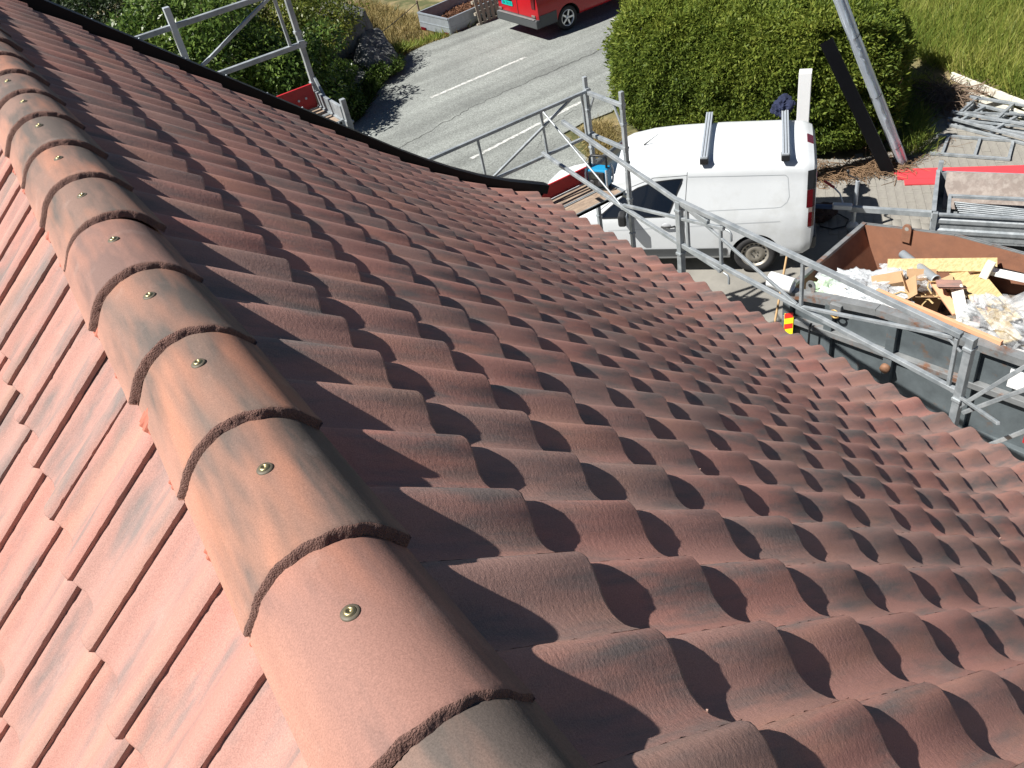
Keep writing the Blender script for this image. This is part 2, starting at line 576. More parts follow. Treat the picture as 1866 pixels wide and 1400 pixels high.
# pleated ridge vent strip peeping out below the ridge tiles
M_VENT = mat('orange red ridge vent strip', (.40, .12, .075), .6, 0, .15, 40)
def prof_h(t):
    t = t % 1.0
    if t < .08: t += 1.0
    for (a, ha), (bb, hb) in zip(PROF, PROF[1:]):
        if a <= t <= bb: return ha + (hb - ha) * (t - a) / (bb - a)
    return -.014
for side in (-1, 1):
    mb = MB(); rows = []
    N_ = int(8.6 / .0045)
    ss = (.130, .152, .170, .184) if side < 0 else (.12, .13, .14, .15)
    for q in range(N_):
        y = -2.0 + q * .0045
        if side > 0: t = (y / WT) + 1
        else: t = 1 + -(y - (.60 - 3 * WT + 1.08 * WT - WT)) / WT
        h = prof_h(t)
        pl = .0022 * (1 if (q // 2) % 2 else -1)
        row = []
        for si, s_ in enumerate(ss):
            hh = h + .006 + pl * (si / 3.0) + .004 * (1 - si / 3) - .018
            row.append((side * (s_ * math.cos(TH) + hh * math.sin(TH)), y, RIDGE_Z - s_ * math.sin(TH) + hh * math.cos(TH) + .004))
        rows.append(row)
    mb.grid(rows, smooth=False)
    mb.build('ridge_vent_strip', M_VENT, house)

# verge flashing and barge board along the far gable
def offset_path(off):
    pts = [(0.0, 0.0)] + [(cx, cz) for cx, cz, a in right_courses]
    pts = [(-p[0], p[1]) for p in reversed(pts[1:])] + pts
    out = []
    for i, p in enumerate(pts):
        a = pts[max(i - 1, 0)]; c = pts[min(i + 1, len(pts) - 1)]
        if abs(p[0]) < 1e-6:
            out.append((0, p[1] + off / math.cos(TH))); continue
        dx, dz = c[0] - a[0], c[1] - a[1]; L = math.hypot(dx, dz)
        out.append((p[0] - dz / L * off, p[1] + dx / L * off))
    # overhang at eaves
    for end in (0, -1):
        i1 = 1 if end == 0 else -2
        p, q = out[end], out[i1]; L = math.hypot(p[0] - q[0], p[1] - q[1])
        out[end] = (p[0] + (p[0] - q[0]) / L * .17, p[1] + (p[1] - q[1]) / L * .17)
    return out
pt, pb, pl_ = offset_path(.062), offset_path(-.03), offset_path(-.19)
mb = MB()
def strip(pa, ya, pb_, yb, mat=0):
    mb.grid([[(p[0], ya, p[1] + RIDGE_Z) for p in pa], [(p[0], yb, p[1] + RIDGE_Z) for p in pb_]], mat, smooth=False)
strip(pb, 6.545, pt, 6.545)
strip(pt, 6.545, offset_path(.068), 6.60)
strip(offset_path(.068), 6.60, offset_path(.064), 6.665)
strip(offset_path(.064), 6.665, pl_, 6.672)
for e in (0, -1):
    P = [(pb[e], 6.545), (pt[e], 6.545), (offset_path(.068)[e], 6.60), (offset_path(.064)[e], 6.665), (pl_[e], 6.672), (pb[e], 6.60)]
    mb.add([(p[0], y, p[1] + RIDGE_Z) for p, y in P], [tuple(range(6))])
mb.build('verge_flashing', M_BLACKMETAL, house)
mb = MB()
pa, pc = offset_path(-.035), offset_path(-.24)
for ya, yb in ((6.535, 6.655),):
    g = [[(p[0], ya, p[1] + RIDGE_Z) for p in pa], [(p[0], yb, p[1] + RIDGE_Z) for p in pa],
         [(p[0], yb, p[1] + RIDGE_Z) for p in pc], [(p[0], ya, p[1] + RIDGE_Z) for p in pc]]
    g = [[row[i] for i in range(2, len(row) - 2)] for row in g]
    mb.grid(g, close_u=True, smooth=False)
mb.build('barge_board', M_BARGE, house)
fl = MB()
for k in range(14):          # flashing screws
    s = k * .37 + .4
    i = min(int(s / .345) + 16, len(pt) - 2)
    p = offset_path(.0665)[i]
    fl.lathe([(0, .006), (.005, .005), (.008, .001), (.008, -.004)], 8, Matrix.Translation((p[0] + .05, 6.60 + (k % 2) * .04, p[1] + RIDGE_Z - .045)))
fl.build('flashing_screws', M_ALU, house)
# walls
ex, ez = right_courses[-1][0], right_courses[-1][1] + RIDGE_Z
mb = MB()
wx = 3.55; wz = ez + .08
ztop = RIDGE_Z - .30
poly = [(-wx, 0), (wx, 0), (wx, wz), (2.6, RIDGE_Z - 2.62), (0, ztop), (-2.6, RIDGE_Z - 2.62), (-wx, wz)]
M_ = Matrix(((1, 0, 0, 0), (0, 0, -1, 6.15), (0, 1, 0, 0), (0, 0, 0, 1)))
mb.prism(poly, 0, 8.2, M_)
mb.build('wall', M_CLAD, house)
mb = MB()
mb.box((ex - .12, 2.2, ez - .16), (.03, 8.6, .18)); mb.box((ex - .34, 2.2, ez - .25), (.46, 8.6, .02))
mb.build('fascia', M_BARGE, house)
# ------------------------------------------------------------------ ground, road, yard
def sm(a, b, x):
    t = min(1, max(0, (x - a) / (b - a))); return t * t * (3 - 2 * t)
def ground_z(x, y):
    z = -.035
    z -= .42 * sm(22.3, 23.2, y) * sm(9.6, 10.6, x)
    ed = 19.35 + (x - 7.0) * 1.08 if x > 7.0 else 19.35 + (x - 7.0) * .55
    z += .9 * sm(.25, 3.2, y - ed) * (1 - sm(8.4, 10.4, x)) * (1 - sm(30, 45, y))
    s = sm(15.35, 15.9, x - .25 * (y - 8.5))
    z += s * (.16 + .10 * max(0, x - .25 * (y - 8.5) - 15.6) * (1 - sm(20, 40, x)))
    return z
M_GROUND = mat('dry grass and soil', (.070, .078, .026), .95, 0, .35, 3, .6, 25, color2=(.24, .185, .095), c2scale=1.4, c2lo=.42, c2hi=.62)
xs = np.concatenate([np.linspace(-150, -10, 12), np.arange(-8, 32.1, .5), np.linspace(36, 220, 16)])
ys = np.concatenate([np.linspace(-150, -10, 10), np.arange(-8, 46.1, .5), np.linspace(52, 260, 14)])
V = np.array([(x, y, ground_z(x, y) + (.03 * math.sin(1.7 * x) * math.sin(1.3 * y) if (y > 23 or x > 17) else 0)) for y in ys for x in xs])
nx = len(xs)
F = np.array([(j * nx + i, j * nx + i + 1, (j + 1) * nx + i + 1, (j + 1) * nx + i) for j in range(len(ys) - 1) for i in range(nx - 1)])
tag(link('ground', np_mesh('ground', V, F, M_GROUND, smooth=True)), kind='structure')

def asphalt():
    m = mat('bleached asphalt', (.205, .220, .208), .88, 0, .16, 1.1, .35, 130, color2=(.160, .171, .163), c2scale=.55, c2lo=.48, c2hi=.62)
    t = m.node_tree; N = t.nodes; L = t.links; b = N['Principled BSDF']
    src = b.inputs['Base Color'].links[0].from_socket
    tc = N.new('ShaderNodeTexCoord')
    v = N.new('ShaderNodeTexVoronoi'); v.inputs['Scale'].default_value = 48
    L.new(tc.outputs['Object'], v.inputs[0])
    r = N.new('ShaderNodeMapRange'); r.inputs[1].default_value = 0; r.inputs[2].default_value = 1; r.inputs[3].default_value = .62; r.inputs[4].default_value = 1.5
    L.new(v.outputs['Color'], r.inputs[0])
    x = N.new('ShaderNodeVectorMath'); x.operation = 'SCALE'
    L.new(src, x.inputs[0]); L.new(r.outputs[0], x.inputs['Scale'])
    # tyre tracks: long soft streaks along the road
    mp = N.new('ShaderNodeMapping'); mp.inputs['Scale'].default_value = (.05, .9, 1)
    L.new(tc.outputs['Object'], mp.inputs[0])
    n = N.new('ShaderNodeTexNoise'); n.inputs['Scale'].default_value = 1.6; n.inputs['Detail'].default_value = 3
    L.new(mp.outputs[0], n.inputs[0])
    r2 = N.new('ShaderNodeMapRange'); r2.inputs[1].default_value = .38; r2.inputs[2].default_value = .66; r2.inputs[3].default_value = 1.1; r2.inputs[4].default_value = .74
    L.new(n.outputs[0], r2.inputs[0])
    x2 = N.new('ShaderNodeVectorMath'); x2.operation = 'SCALE'
    L.new(x.outputs[0], x2.inputs[0]); L.new(r2.outputs[0], x2.inputs['Scale'])
    L.new(x2.outputs[0], b.inputs['Base Color'])
    return m
M_ASPH = asphalt()
def wobble(poly, step=.35, amp=.06, seed=3):
    rg = random.Random(seed); out = []
    for (a, b) in zip(poly, poly[1:] + poly[:1]):
        L = math.hypot(b[0] - a[0], b[1] - a[1]); n = max(1, min(200, int(L / step)))
        for k in range(n):
            t = k / n
            out.append((a[0] + (b[0] - a[0]) * t + rg.gauss(0, amp), a[1] + (b[1] - a[1]) * t + rg.gauss(0, amp)))
    return out
road_poly = [(-30, 11.0), (9.0, 11.2), (9.25, 12.7), (9.75, 14.35), (60, 15.6), (60, 22.9), (10.25, 22.42), (9.2, 21.75), (8.3, 20.75), (7.0, 19.35), (5.0, 18.2), (-30, 16.5)]
mb = MB(); mb.prism(wobble(road_poly, .3, .05), -.06, 0.0)
road = tag(mb.build('road', M_ASPH), kind='structure')
M_PAINT = mat('worn road paint', (.50, .51, .49), .8, 0, .2, 20, color2=(.26, .27, .26), c2scale=9, c2lo=.46, c2hi=.62)
def paint(p0, p1, wd, seed):
    rg = random.Random(seed); n = 60; a = Vector(p0); b = Vector(p1); d = (b - a).normalized(); s = Vector((-d.y, d.x))
    rows = []
    for k in range(n + 1):
        p = a.lerp(b, k / n)
        l = wd / 2 * (1 + rg.gauss(0, .16)); r = wd / 2 * (1 + rg.gauss(0, .16))
        rows.append([(p.x + s.x * l, p.y + s.y * l, .004), (p.x - s.x * r, p.y - s.y * r, .004)])
    m = MB(); m.grid(rows); return m.build('road_marking', M_PAINT, road)
paint((8.86, 18.80), (11.85, 18.92), .10, 1)
paint((7.70, 14.98), (10.95, 15.34), .10, 2)
paint((14.8, 19.05), (17.8, 19.2), .10, 3)
M_CRACK = mat('tar filled crack', (.05, .052, .05), .9)
for pts, wd, sd_ in (([(4.2, 16.3), (7.2, 16.9), (9.4, 17.4), (12.5, 17.5), (16, 17.7)], .035, 5), ([(8.9, 14.2), (9.6, 14.9), (10.6, 15.1)], .02, 7)):
    rg = random.Random(sd_); rows = []
    for a, b in zip(pts, pts[1:]):
        for k in range(24):
            t = k / 24; x = a[0] + (b[0] - a[0]) * t; y = a[1] + (b[1] - a[1]) * t + rg.gauss(0, .025)
            ww = wd * rg.uniform(.25, .8)
            rows.append([(x, y + ww / 2, .004), (x, y - ww / 2, .004)])
    m = MB(); m.grid(rows); m.build('crack', M_CRACK, road)

# yard: concrete bed with stone pavers on it
M_BED = mat('pale concrete', (.235, .226, .202), .93, 0, .12, 2.5, .25, 70, color2=(.195, .188, .170), c2scale=.9)
M_PAVER = mat('worn concrete paver', (.245, .234, .206), .9, 0, .12, .9, .25, 120, color2=(.215, .203, .182), c2scale=.7, coord='Generated')
_rn = M_PAVER.node_tree; _oi = _rn.nodes.new('ShaderNodeObjectInfo')
yard_poly = [(3.2, -6), (15.5, -6), (15.6, 4.5), (15.75, 7.8), (15.6, 9.6), (13.8, 9.4), (12.9, 8.5), (11.6, 9.7), (10.2, 12.6), (9.25, 12.8), (9.0, 11.3), (3.2, 11.1)]
mb = MB(); mb.prism(yard_poly, -.10, -.008)
yard = tag(mb.build('yard', M_BED), kind='structure')
def inside(p, poly):
    c = False; n = len(poly)
    for i in range(n):
        a, b = poly[i], poly[i - 1]
        if (a[1] > p[1]) != (b[1] > p[1]) and p[0] < (b[0] - a[0]) * (p[1] - a[1]) / (b[1] - a[1]) + a[0]: c = not c
    return c
PW, PH_ = .28, .14
ya = R(133 - 90)
def paver_mesh():
    m = MB(); a, b = PW / 2 - .002, PH_ / 2 - .002; e = .003
    vs = [(-a, -b, -.06), (a, -b, -.06), (a, b, -.06), (-a, b, -.06), (-a, -b, -e), (a, -b, -e), (a, b, -e), (-a, b, -e),
          (-a + e, -b + e, 0), (a - e, -b + e, 0), (a - e, b - e, 0), (-a + e, b - e, 0)]
    fs = [(8, 9, 10, 11)]
    for q in (0, 4):
        fs += [(q + i, q + (i + 1) % 4, q + 4 + (i + 1) % 4, q + 4 + i) for i in range(4)]
    m.add(vs, fs); return m
pm = paver_mesh(); paver_me = pm.mesh('paver', M_PAVER)
pv = np.array(pm.v)
cells = []
for i in range(-60, 60):
    for j in range(-100, 100):
        lx = i * PW + (PW / 2 if j % 2 else 0); ly = j * PH_
        x = 10 + lx * math.cos(ya) - ly * math.sin(ya); y = 7 + lx * math.sin(ya) + ly * math.cos(ya)
        if x < 9.7 + .5 * math.sin(y) or not inside((x, y), yard_poly): continue
        pr = project((x, y, 0)); sc = -1
        if pr and 0 < pr[0] < 1866 and 0 < pr[1] < 1400:
            sc = 1 / pr[2]
            # hidden ones: under skip, van, trailer or behind the roof
            if pr[1] > 380 + (pr[0] - 1040) * .55: sc = .001
            if 1150 < pr[0] < 1480 and pr[1] < 480: sc *= .2
            if pr[0] > 1440 and pr[1] > 400: sc *= .2
        elif not pr or not (-250 < pr[0] < 2200 and -100 < pr[1] < 1500): continue
        cells.append((sc, x, y))
cells.sort(reverse=True)
rg = random.Random(4)
Vs = []; Fs = []; b0 = 0
pf = np.array([list(f) for f in pm.f])
for k, (sc, x, y) in enumerate(cells):
    M = Matrix.Translation((x, y, rg.gauss(0, .0022))) @ Matrix.Rotation(ya + rg.gauss(0, .012), 4, 'Z') @ Matrix.Rotation(rg.gauss(0, .008), 4, 'X') @ Matrix.Rotation(rg.gauss(0, .006), 4, 'Y')
    if k < 300:
        o = bpy.data.objects.new('paver', paver_me); COL.objects.link(o); o.parent = yard; o.matrix_basis = M
    else:
        A = np.array(M.to_3x3()); Vs.append(pv @ A.T + np.array(M.translation)); Fs.append(pf + b0); b0 += len(pv)
if Vs:
    tag(link('paver_field', np_mesh('paver_field', np.concatenate(Vs), np.concatenate(Fs), M_PAVER), yard), kind='stuff')
# ------------------------------------------------------------------ vegetation
def unit(a):
    return a / np.maximum(1e-9, np.linalg.norm(a, axis=1, keepdims=True))
def leaf_cards(P, D, Nn, L, Wd, fold=.25):
    D = unit(D); S_ = unit(np.cross(D, Nn)); U = np.cross(S_, D)
    L = L[:, None]; Wd = Wd[:, None]
    v0 = P; v2 = P + D * L - U * L * .12
    mid = P + D * L * .45 + U * Wd * fold
    v1 = mid + S_ * Wd * .5 - U * Wd * fold; v3 = mid - S_ * Wd * .5 - U * Wd * fold
    V = np.stack([v0, v1, v2, v3], 1).reshape(-1, 3)
    n = len(P); F = np.arange(n * 4).reshape(n, 4)
    return V, F
def blob_noise(P, seed, k=7, freq=1.0):
    rg = np.random.default_rng(seed); o = np.zeros(len(P))
    for i in range(k):
        f = rg.normal(0, 1, 3) * freq * (1.3 ** i); o += np.sin(P @ f + rg.uniform(0, 6.28)) / (1.25 ** i)
    return o / 2.5

M_HEDGE = leaf_mat('hedge leaf', [(.050, .085, .017), (.110, .162, .028), (.185, .235, .038), (.270, .295, .055)], .38, .55, .7, .2)
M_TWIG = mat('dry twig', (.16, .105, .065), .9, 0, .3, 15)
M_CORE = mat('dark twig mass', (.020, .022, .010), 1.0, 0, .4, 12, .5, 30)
HA, HM, HB, HC, HD = (10.30, 13.55), (11.55, 9.45), (12.88, 8.40), (15.3, 10.5), (12.3, 15.2)
hedge = empty('clipped_hedge', (12.6, 11.5, 0), 0, 'tall clipped green hedge wall behind the white van', 'hedge')
HH = 2.35
def hedge_path():
    pts = [HD, HA, HM, HB, HC, HD]
    # rounded corners through subdivision
    out = [Vector(p) for p in pts]
    return out
def hedge_sample(n, rg, depth0, depth1):
    pts = hedge_path(); seg = [(a, b, (b - a).length) for a, b in zip(pts, pts[1:])]
    wts = np.array([s[2] * w_ for s, w_ in zip(seg, (.55, 1.35, 1.5, .75, .35))]); wts /= wts.sum()
    idx = rg.choice(len(seg), n, p=wts); t = rg.random(n)
    A = np.array([seg[i][0] for i in range(len(seg))]); B = np.array([seg[i][1] for i in range(len(seg))])
    P2 = A[idx] + (B[idx] - A[idx]) * t[:, None]
    d = unit(B[idx] - A[idx]); nrm = np.stack([-d[:, 1] * -1, d[:, 0] * -1], 1) * 1.0
    c = np.array([12.6, 11.5]); flip = np.sum((P2 - c) * nrm, 1) < 0; nrm[flip] *= -1
    # round the corners off
    for cx, cy in (HA, HB, HM):
        dd = np.linalg.norm(P2 - np.array([cx, cy]), axis=1); k = np.clip(1 - dd / .7, 0, 1)
        if (cx, cy) != HM:
            P2 = P2 - nrm * (k ** 2 * .34)[:, None] + 0
            rad = unit(P2 - c); nrm = unit(nrm * (1 - .6 * k)[:, None] + rad * (.6 * k)[:, None])
    z = .12 + (HH - .12) * rg.random(n) ** .92
    N3 = np.concatenate([nrm, np.zeros((n, 1))], 1)
    P = np.concatenate([P2, z[:, None]], 1)
    bat = -.10 * (z / HH) ** 2 - np.where(z < .45, (.45 - z) * .55, 0)
    und = blob_noise(P, 5, 6, 1.3) * .17 + blob_noise(P, 6, 5, 4.5) * .09
    bat = bat - np.clip((z - (HH - .95)) / .95, 0, 1) ** 2 * .50
    und = und + np.where(rg.random(n) < .045, rg.uniform(0, .16, n), 0)
    off = bat + und + depth0 + (depth1 - depth0) * rg.random(n)
    return P + N3 * off[:, None], N3
rg = np.random.default_rng(21)
n = 135000
P, N3 = hedge_sample(n, rg, -.22, .035)
D = N3 * .75 + rg.normal(0, .55, (n, 3)) + np.array([0, 0, .28])
V, F = leaf_cards(P, D, N3 + rg.normal(0, .5, (n, 3)), rg.uniform(.06, .125, n), rg.uniform(.022, .042, n))
# top of the hedge
nt_ = 60000
poly = [HA, HM, HB, HC, HD]; pts = []
while len(pts) < nt_:
    q = (rg.uniform(10, 15.6), rg.uniform(8.3, 15.4))
    if inside(q, poly): pts.append(q)
Pt = np.array([(a, b, HH - .08) for a, b in pts]); 
def edge_dist(Q):
    d = np.full(len(Q), 9.0)
    for (a, b) in zip(poly, poly[1:] + poly[:1]):
        a = np.array(a); b = np.array(b); t = np.clip(((Q - a) @ (b - a)) / ((b - a) @ (b - a)), 0, 1)
        d = np.minimum(d, np.linalg.norm(Q - (a + t[:, None] * (b - a)), axis=1))
    return d
ed_ = edge_dist(Pt[:, :2]); Pt = Pt[ed_ > .38]; ed_ = ed_[ed_ > .38]; nt_ = len(Pt)
Pt[:, 2] += blob_noise(Pt, 9, 6, 1.5) * .16 + rg.uniform(-.12, .06, nt_) + .42 * (1 - np.exp(-(ed_ - .38) / .8)) - .06
up = np.tile([0, 0, 1.0], (nt_, 1))
V2, F2 = leaf_cards(Pt, up * .7 + rg.normal(0, .6, (nt_, 3)), up + rg.normal(0, .5, (nt_, 3)), rg.uniform(.07, .13, nt_), rg.uniform(.025, .045, nt_))
V = np.concatenate([V, V2]); F = np.concatenate([F, F2 + len(V) - len(V2)])
o = link('foliage', np_mesh('foliage', V, F, M_HEDGE), hedge); o.matrix_parent_inverse = world_of(hedge).inverted()
# dark inner mass
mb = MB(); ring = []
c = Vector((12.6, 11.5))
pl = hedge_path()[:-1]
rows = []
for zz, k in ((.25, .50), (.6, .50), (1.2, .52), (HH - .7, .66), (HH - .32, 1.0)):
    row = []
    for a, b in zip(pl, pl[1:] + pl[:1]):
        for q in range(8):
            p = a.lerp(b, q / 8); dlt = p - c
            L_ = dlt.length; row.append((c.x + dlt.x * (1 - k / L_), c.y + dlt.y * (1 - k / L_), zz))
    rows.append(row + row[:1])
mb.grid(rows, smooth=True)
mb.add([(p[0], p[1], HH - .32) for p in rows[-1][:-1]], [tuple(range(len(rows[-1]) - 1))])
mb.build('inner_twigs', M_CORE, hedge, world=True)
mb = MB(); r_ = random.Random(3)
for k in range(46):
    t = r_.random(); a, b = (HM, HB) if r_.random() < .6 else (HA, HM)
    t = .15 + .7 * t; x = a[0] + (b[0] - a[0]) * t + .42 + r_.uniform(-.05, .25); y = a[1] + (b[1] - a[1]) * t + .32 + r_.uniform(-.05, .25)
    mb.tube([(x, y, -.02), (x + r_.gauss(0, .05), y + r_.gauss(0, .05), .4), (x + r_.gauss(0, .15), y + r_.gauss(0, .15), 1.3)], [.028, .02, .012], 6)
tag(mb.build('stem', M_TWIG, hedge, world=True), kind='stuff')

# twig litter at the foot of the hedge and the brush pile by the grass bank
def twigs(pts_fn, n, rmin, rmax, lmin, lmax, seed, flat=.15):
    r_ = random.Random(seed); m = MB()
    for k in range(n):
        x, y, z = pts_fn(r_); a = r_.uniform(0, 6.28); L = r_.uniform(lmin, lmax); e = r_.gauss(0, flat)
        d = Vector((math.cos(a), math.sin(a), e)) * L
        p0 = Vector((x, y, z)); p1 = p0 + d * .5 + Vector((r_.gauss(0, L * .1), r_.gauss(0, L * .1), abs(r_.gauss(0, L * .08)))); p2 = p0 + d + Vector((r_.gauss(0, L * .1), r_.gauss(0, L * .1), 0))
        for q in (p0, p1, p2): q.z = max(q.z, .006)
        m.tube([p0, p1, p2], [r_.uniform(rmin, rmax)] * 3, 3, cap=False)
    return m
def litter_pt(r_):
    t = r_.random() ** .8; a, b = (11.15, 9.35), (12.75, 8.25)
    return (a[0] + (b[0] - a[0]) * t + r_.gauss(0, .13) - .12, a[1] + (b[1] - a[1]) * t + r_.gauss(0, .13) - .12, .005 + r_.random() * .05)
M_LITTER = mat('brown dead twigs', (.20, .125, .07), .9, 0, .35, 6)
tag(twigs(litter_pt, 850, .003, .007, .10, .45, 5).build('twig_litter', M_LITTER), 'brown dead twigs and clippings along the foot of the hedge', 'twigs', kind='stuff')
tag(twigs(lambda r_: (13.1 + r_.gauss(0, .45), 8.2 + r_.gauss(0, .25), .005), 60, .002, .004, .15, .5, 8, .05).build('loose_twigs', M_LITTER), 'scattered thin twigs on the pavers beside the pipe bundle', 'twigs', kind='stuff')
def pile_pt(r_):
    a = r_.uniform(0, 6.28); q = math.sqrt(r_.random())
    return (15.12 + math.cos(a) * q * .50, 9.22 + math.sin(a) * q * .40, .03 + (1 - q) * .36 * r_.random())
tag(twigs(pile_pt, 420, .004, .011, .3, .8, 6, .2).build('brush_pile', mat('grey brown brushwood', (.19, .135, .095), .9, 0, .35, 5)), 'heap of cut brown branches between hedge and grass bank', 'brush pile')

# grass
M_GRASS = leaf_mat('grass blade', [(.100, .165, .030), (.18, .245, .045), (.32, .34, .075), (.48, .44, .17)], .4, .5, .45, .25)
M_DRY = leaf_mat('dry grass blade', [(.16, .14, .05), (.28, .22, .09), (.36, .28, .13)], .25, .6, 1.2, .2)
M_SH_DARK = leaf_mat('shade-toned green blades', [(.020, .040, .010), (.045, .080, .016), (.085, .125, .025)], .25, .5, .8, .2)  # shade below the boulders is painted into this blade colour
def blades(n, sampler, hmin, hmax, wd, lean, seed, wind=(0.3, -0.25)):
    rg = np.random.default_rng(seed)
    P = sampler(n, rg); n = len(P)
    h = rg.uniform(hmin, hmax, n)
    d = rg.normal(0, lean, (n, 2)) + np.array(wind) * lean
    D = np.stack([d[:, 0], d[:, 1], np.ones(n)], 1)
    return leaf_cards(P, D, rg.normal(0, 1, (n, 3)) + np.array([0, 0, .01]), h, wd * rg.uniform(.6, 1.4, n), .1)
def bank(n, rg):
    x = rg.uniform(14.6, 24, n); y = rg.uniform(5.5, 17.5, n)
    u = x - .25 * (y - 8.5)
    keep = (u > 15.75 + .0 * y) & ~((y > 10.6) & (x < 15.2)) & (y < 9.2 + (x - 14.5) * 1.5)
    x, y = x[keep], y[keep]
    z = np.array([ground_z(a, b) for a, b in zip(x, y)])
    return np.stack([x, y, z], 1)
V, F = blades(150000, bank, .22, .62, .017, .55, 31)
tag(link('bank_grass', np_mesh('bank_grass', V, F, M_GRASS)), 'long green and yellowing grass on the bank beside the hedge', 'grass', kind='stuff')
def by_hedge(n, rg):
    x = rg.uniform(13.0, 15.4, n); t = rg.random(n)
    return np.stack([13.0 + 2.5 * t + rg.normal(0, .16, n) + .1, 8.35 + 2.0 * t + rg.normal(0, .16, n) - .1, np.zeros(n)], 1)
V, F = blades(2600, by_hedge, .10, .42, .013, .7, 33)
tag(link('weed_strip', np_mesh('weed_strip', V, F, M_GRASS)), 'weeds along the shaded end of the hedge', 'weeds', kind='stuff')
def dry_corner(n, rg):
    t = rg.random(n)
    return np.stack([9.35 + .85 * t + rg.normal(0, .18, n) + .1, 12.5 + 1.5 * t + rg.normal(0, .15, n), np.full(n, -.02)], 1)
V, F = blades(5200, dry_corner, .06, .22, .012, .9, 34)
tag(link('dry_grass_patch', np_mesh('dry_grass_patch', V, F, M_DRY)), 'patch of straw-coloured dry grass at the road corner of the hedge', 'grass', kind='stuff')
def verge(n, rg):
    x = rg.uniform(8.3, 14.2, n)
    edge = np.interp(x, [7.0, 8.3, 9.2, 10.25, 15], [19.35, 20.75, 21.75, 22.42, 22.6])
    y = edge + np.abs(rg.normal(0, .28, n)) + rg.normal(0, .03, n)
    z = np.array([ground_z(a, b) for a, b in zip(x, y)])
    return np.stack([x, y, z], 1)
V, F = blades(6000, verge, .06, .22, .014, .8, 35)
tag(link('verge_dry_grass', np_mesh('verge_dry_grass', V, F, M_DRY)), 'straw-coloured grass strip along the far road edge', 'grass', kind='stuff')
def verge2(n, rg):
    P = verge(n, rg); P[:, 1] += .22; P[:, 2] = [ground_z(a, b) for a, b in zip(P[:, 0], P[:, 1])]
    return P
def roadside(n, rg):
    x = rg.uniform(6.6, 9.5, n)
    edge = np.interp(x, [6.6, 7.0, 8.3, 9.2, 10.25], [19.1, 19.35, 20.75, 21.75, 22.42])
    y = edge + rg.uniform(-.08, 1.3, n)
    return np.stack([x, y, np.array([ground_z(a, b) for a, b in zip(x, y)])], 1)
V, F = blades(14000, roadside, .12, .42, .035, .7, 38)
tag(link('roadside_growth', np_mesh('roadside_growth', V, F, M_SH_DARK)), 'green growth with painted-in shade along the road edge below the boulders', 'weeds', kind='stuff')
V, F = blades(9000, verge2, .15, .5, .03, .7, 36)
tag(link('verge_weeds', np_mesh('verge_weeds', V, F, M_GRASS)), 'green weeds along the roadside in front of the small trailer', 'weeds', kind='stuff')
def rough(n, rg):
    x = rg.uniform(8.6, 12.5, n); y = rg.uniform(23.0, 30, n)
    z = np.array([ground_z(a, b) for a, b in zip(x, y)])
    return np.stack([x, y, z], 1)
V, F = blades(14000, rough, .1, .35, .02, .8, 37)
tag(link('rough_grass', np_mesh('rough_grass', V, F, M_DRY)), 'rough yellow grass behind the boulders', 'grass', kind='stuff')

# shrubs on the far side of the road
M_SH = [leaf_mat('shrub leaf green', [(.016, .034, .008), (.050, .095, .018), (.120, .185, .035), (.20, .25, .06)], .3, .35, .9),
        leaf_mat('shrub leaf yellow green', [(.03, .05, .008), (.08, .11, .018), (.15, .17, .03), (.22, .20, .045)], .3, .4, 1.0),
        leaf_mat('shrub leaf painted shade', [(.008, .016, .005), (.014, .028, .008), (.026, .045, .010), (.045, .07, .014)], .2, .45, .7)]  # last one has the deep shade painted into its leaf colour
M_BARK = mat('shrub bark', (.10, .075, .05), .95, 0, .3, 10)
def shrub(name, label, x, y, rx, ry, h, n, mk, seed, ll=(.09, .17), group='shrubs across the road'):
    z0 = ground_z(x, y)
    root = empty(name, (x, y, z0), 0, label, 'shrub', group)
    rg = np.random.default_rng(seed); r_ = random.Random(seed)
    nc = 26
    C_ = rg.normal(0, 1, (nc, 3)); C_ = unit(C_) * (rg.random((nc, 1)) ** .45)
    C_ = C_ * np.array([rx * .78, ry * .78, h * .40]) + np.array([0, 0, h * .56])
    Rr = rg.uniform(.22, .42, nc) * min(rx, ry, h) * .95
    idx = rg.integers(0, nc, n); d = unit(rg.normal(0, 1, (n, 3)))
    rad = rg.random(n) ** .28
    P = C_[idx] + d * (Rr[idx] * rad)[:, None] * np.array([1.1, 1.1, .85])
    P[:, 2] = np.maximum(P[:, 2], .05)
    D = d * .6 + rg.normal(0, .5, (n, 3)) + np.array([0, 0, -.05])
    Nn = d * .6 + np.array([0, 0, .7]) + rg.normal(0, .4, (n, 3))
    V, F = leaf_cards(P, D, Nn, rg.uniform(ll[0], ll[1], n), rg.uniform(ll[0], ll[1], n) * .42)
    link('foliage', np_mesh('foliage', V, F, M_SH[mk]), root)
    m = MB()
    for k in range(nc):
        c = Vector(C_[k]); b = Vector((r_.gauss(0, .12), r_.gauss(0, .12), -.05))
        m.tube([b, b.lerp(c, .5) + Vector((r_.gauss(0, .1), r_.gauss(0, .1), .1)), c], [.035, .022, .008], 5, cap=False)
    m.build('branches', M_BARK, root)
    return root
shrub('leafy_shrub', 'large glossy green shrub behind the upper scaffold rail', 4.1, 20.4, 2.2, 1.9, 3.3, 15000, 0, 1)
shrub('leafy_shrub', 'dense green shrub right behind the scaffold post with the red toe board', 6.0, 19.9, 1.5, 1.5, 2.3, 11000, 0, 2)
shrub('leafy_shrub', 'yellow-green shrub touching the left side of the boulders', 7.5, 22.2, 1.5, 1.5, 1.7, 9000, 1, 3, (.07, .13))
shrub('leafy_shrub', 'pale yellowish shrub at the top edge beyond the boulders', 7.4, 25.4, 2.3, 1.8, 1.9, 9000, 1, 4, (.07, .13))
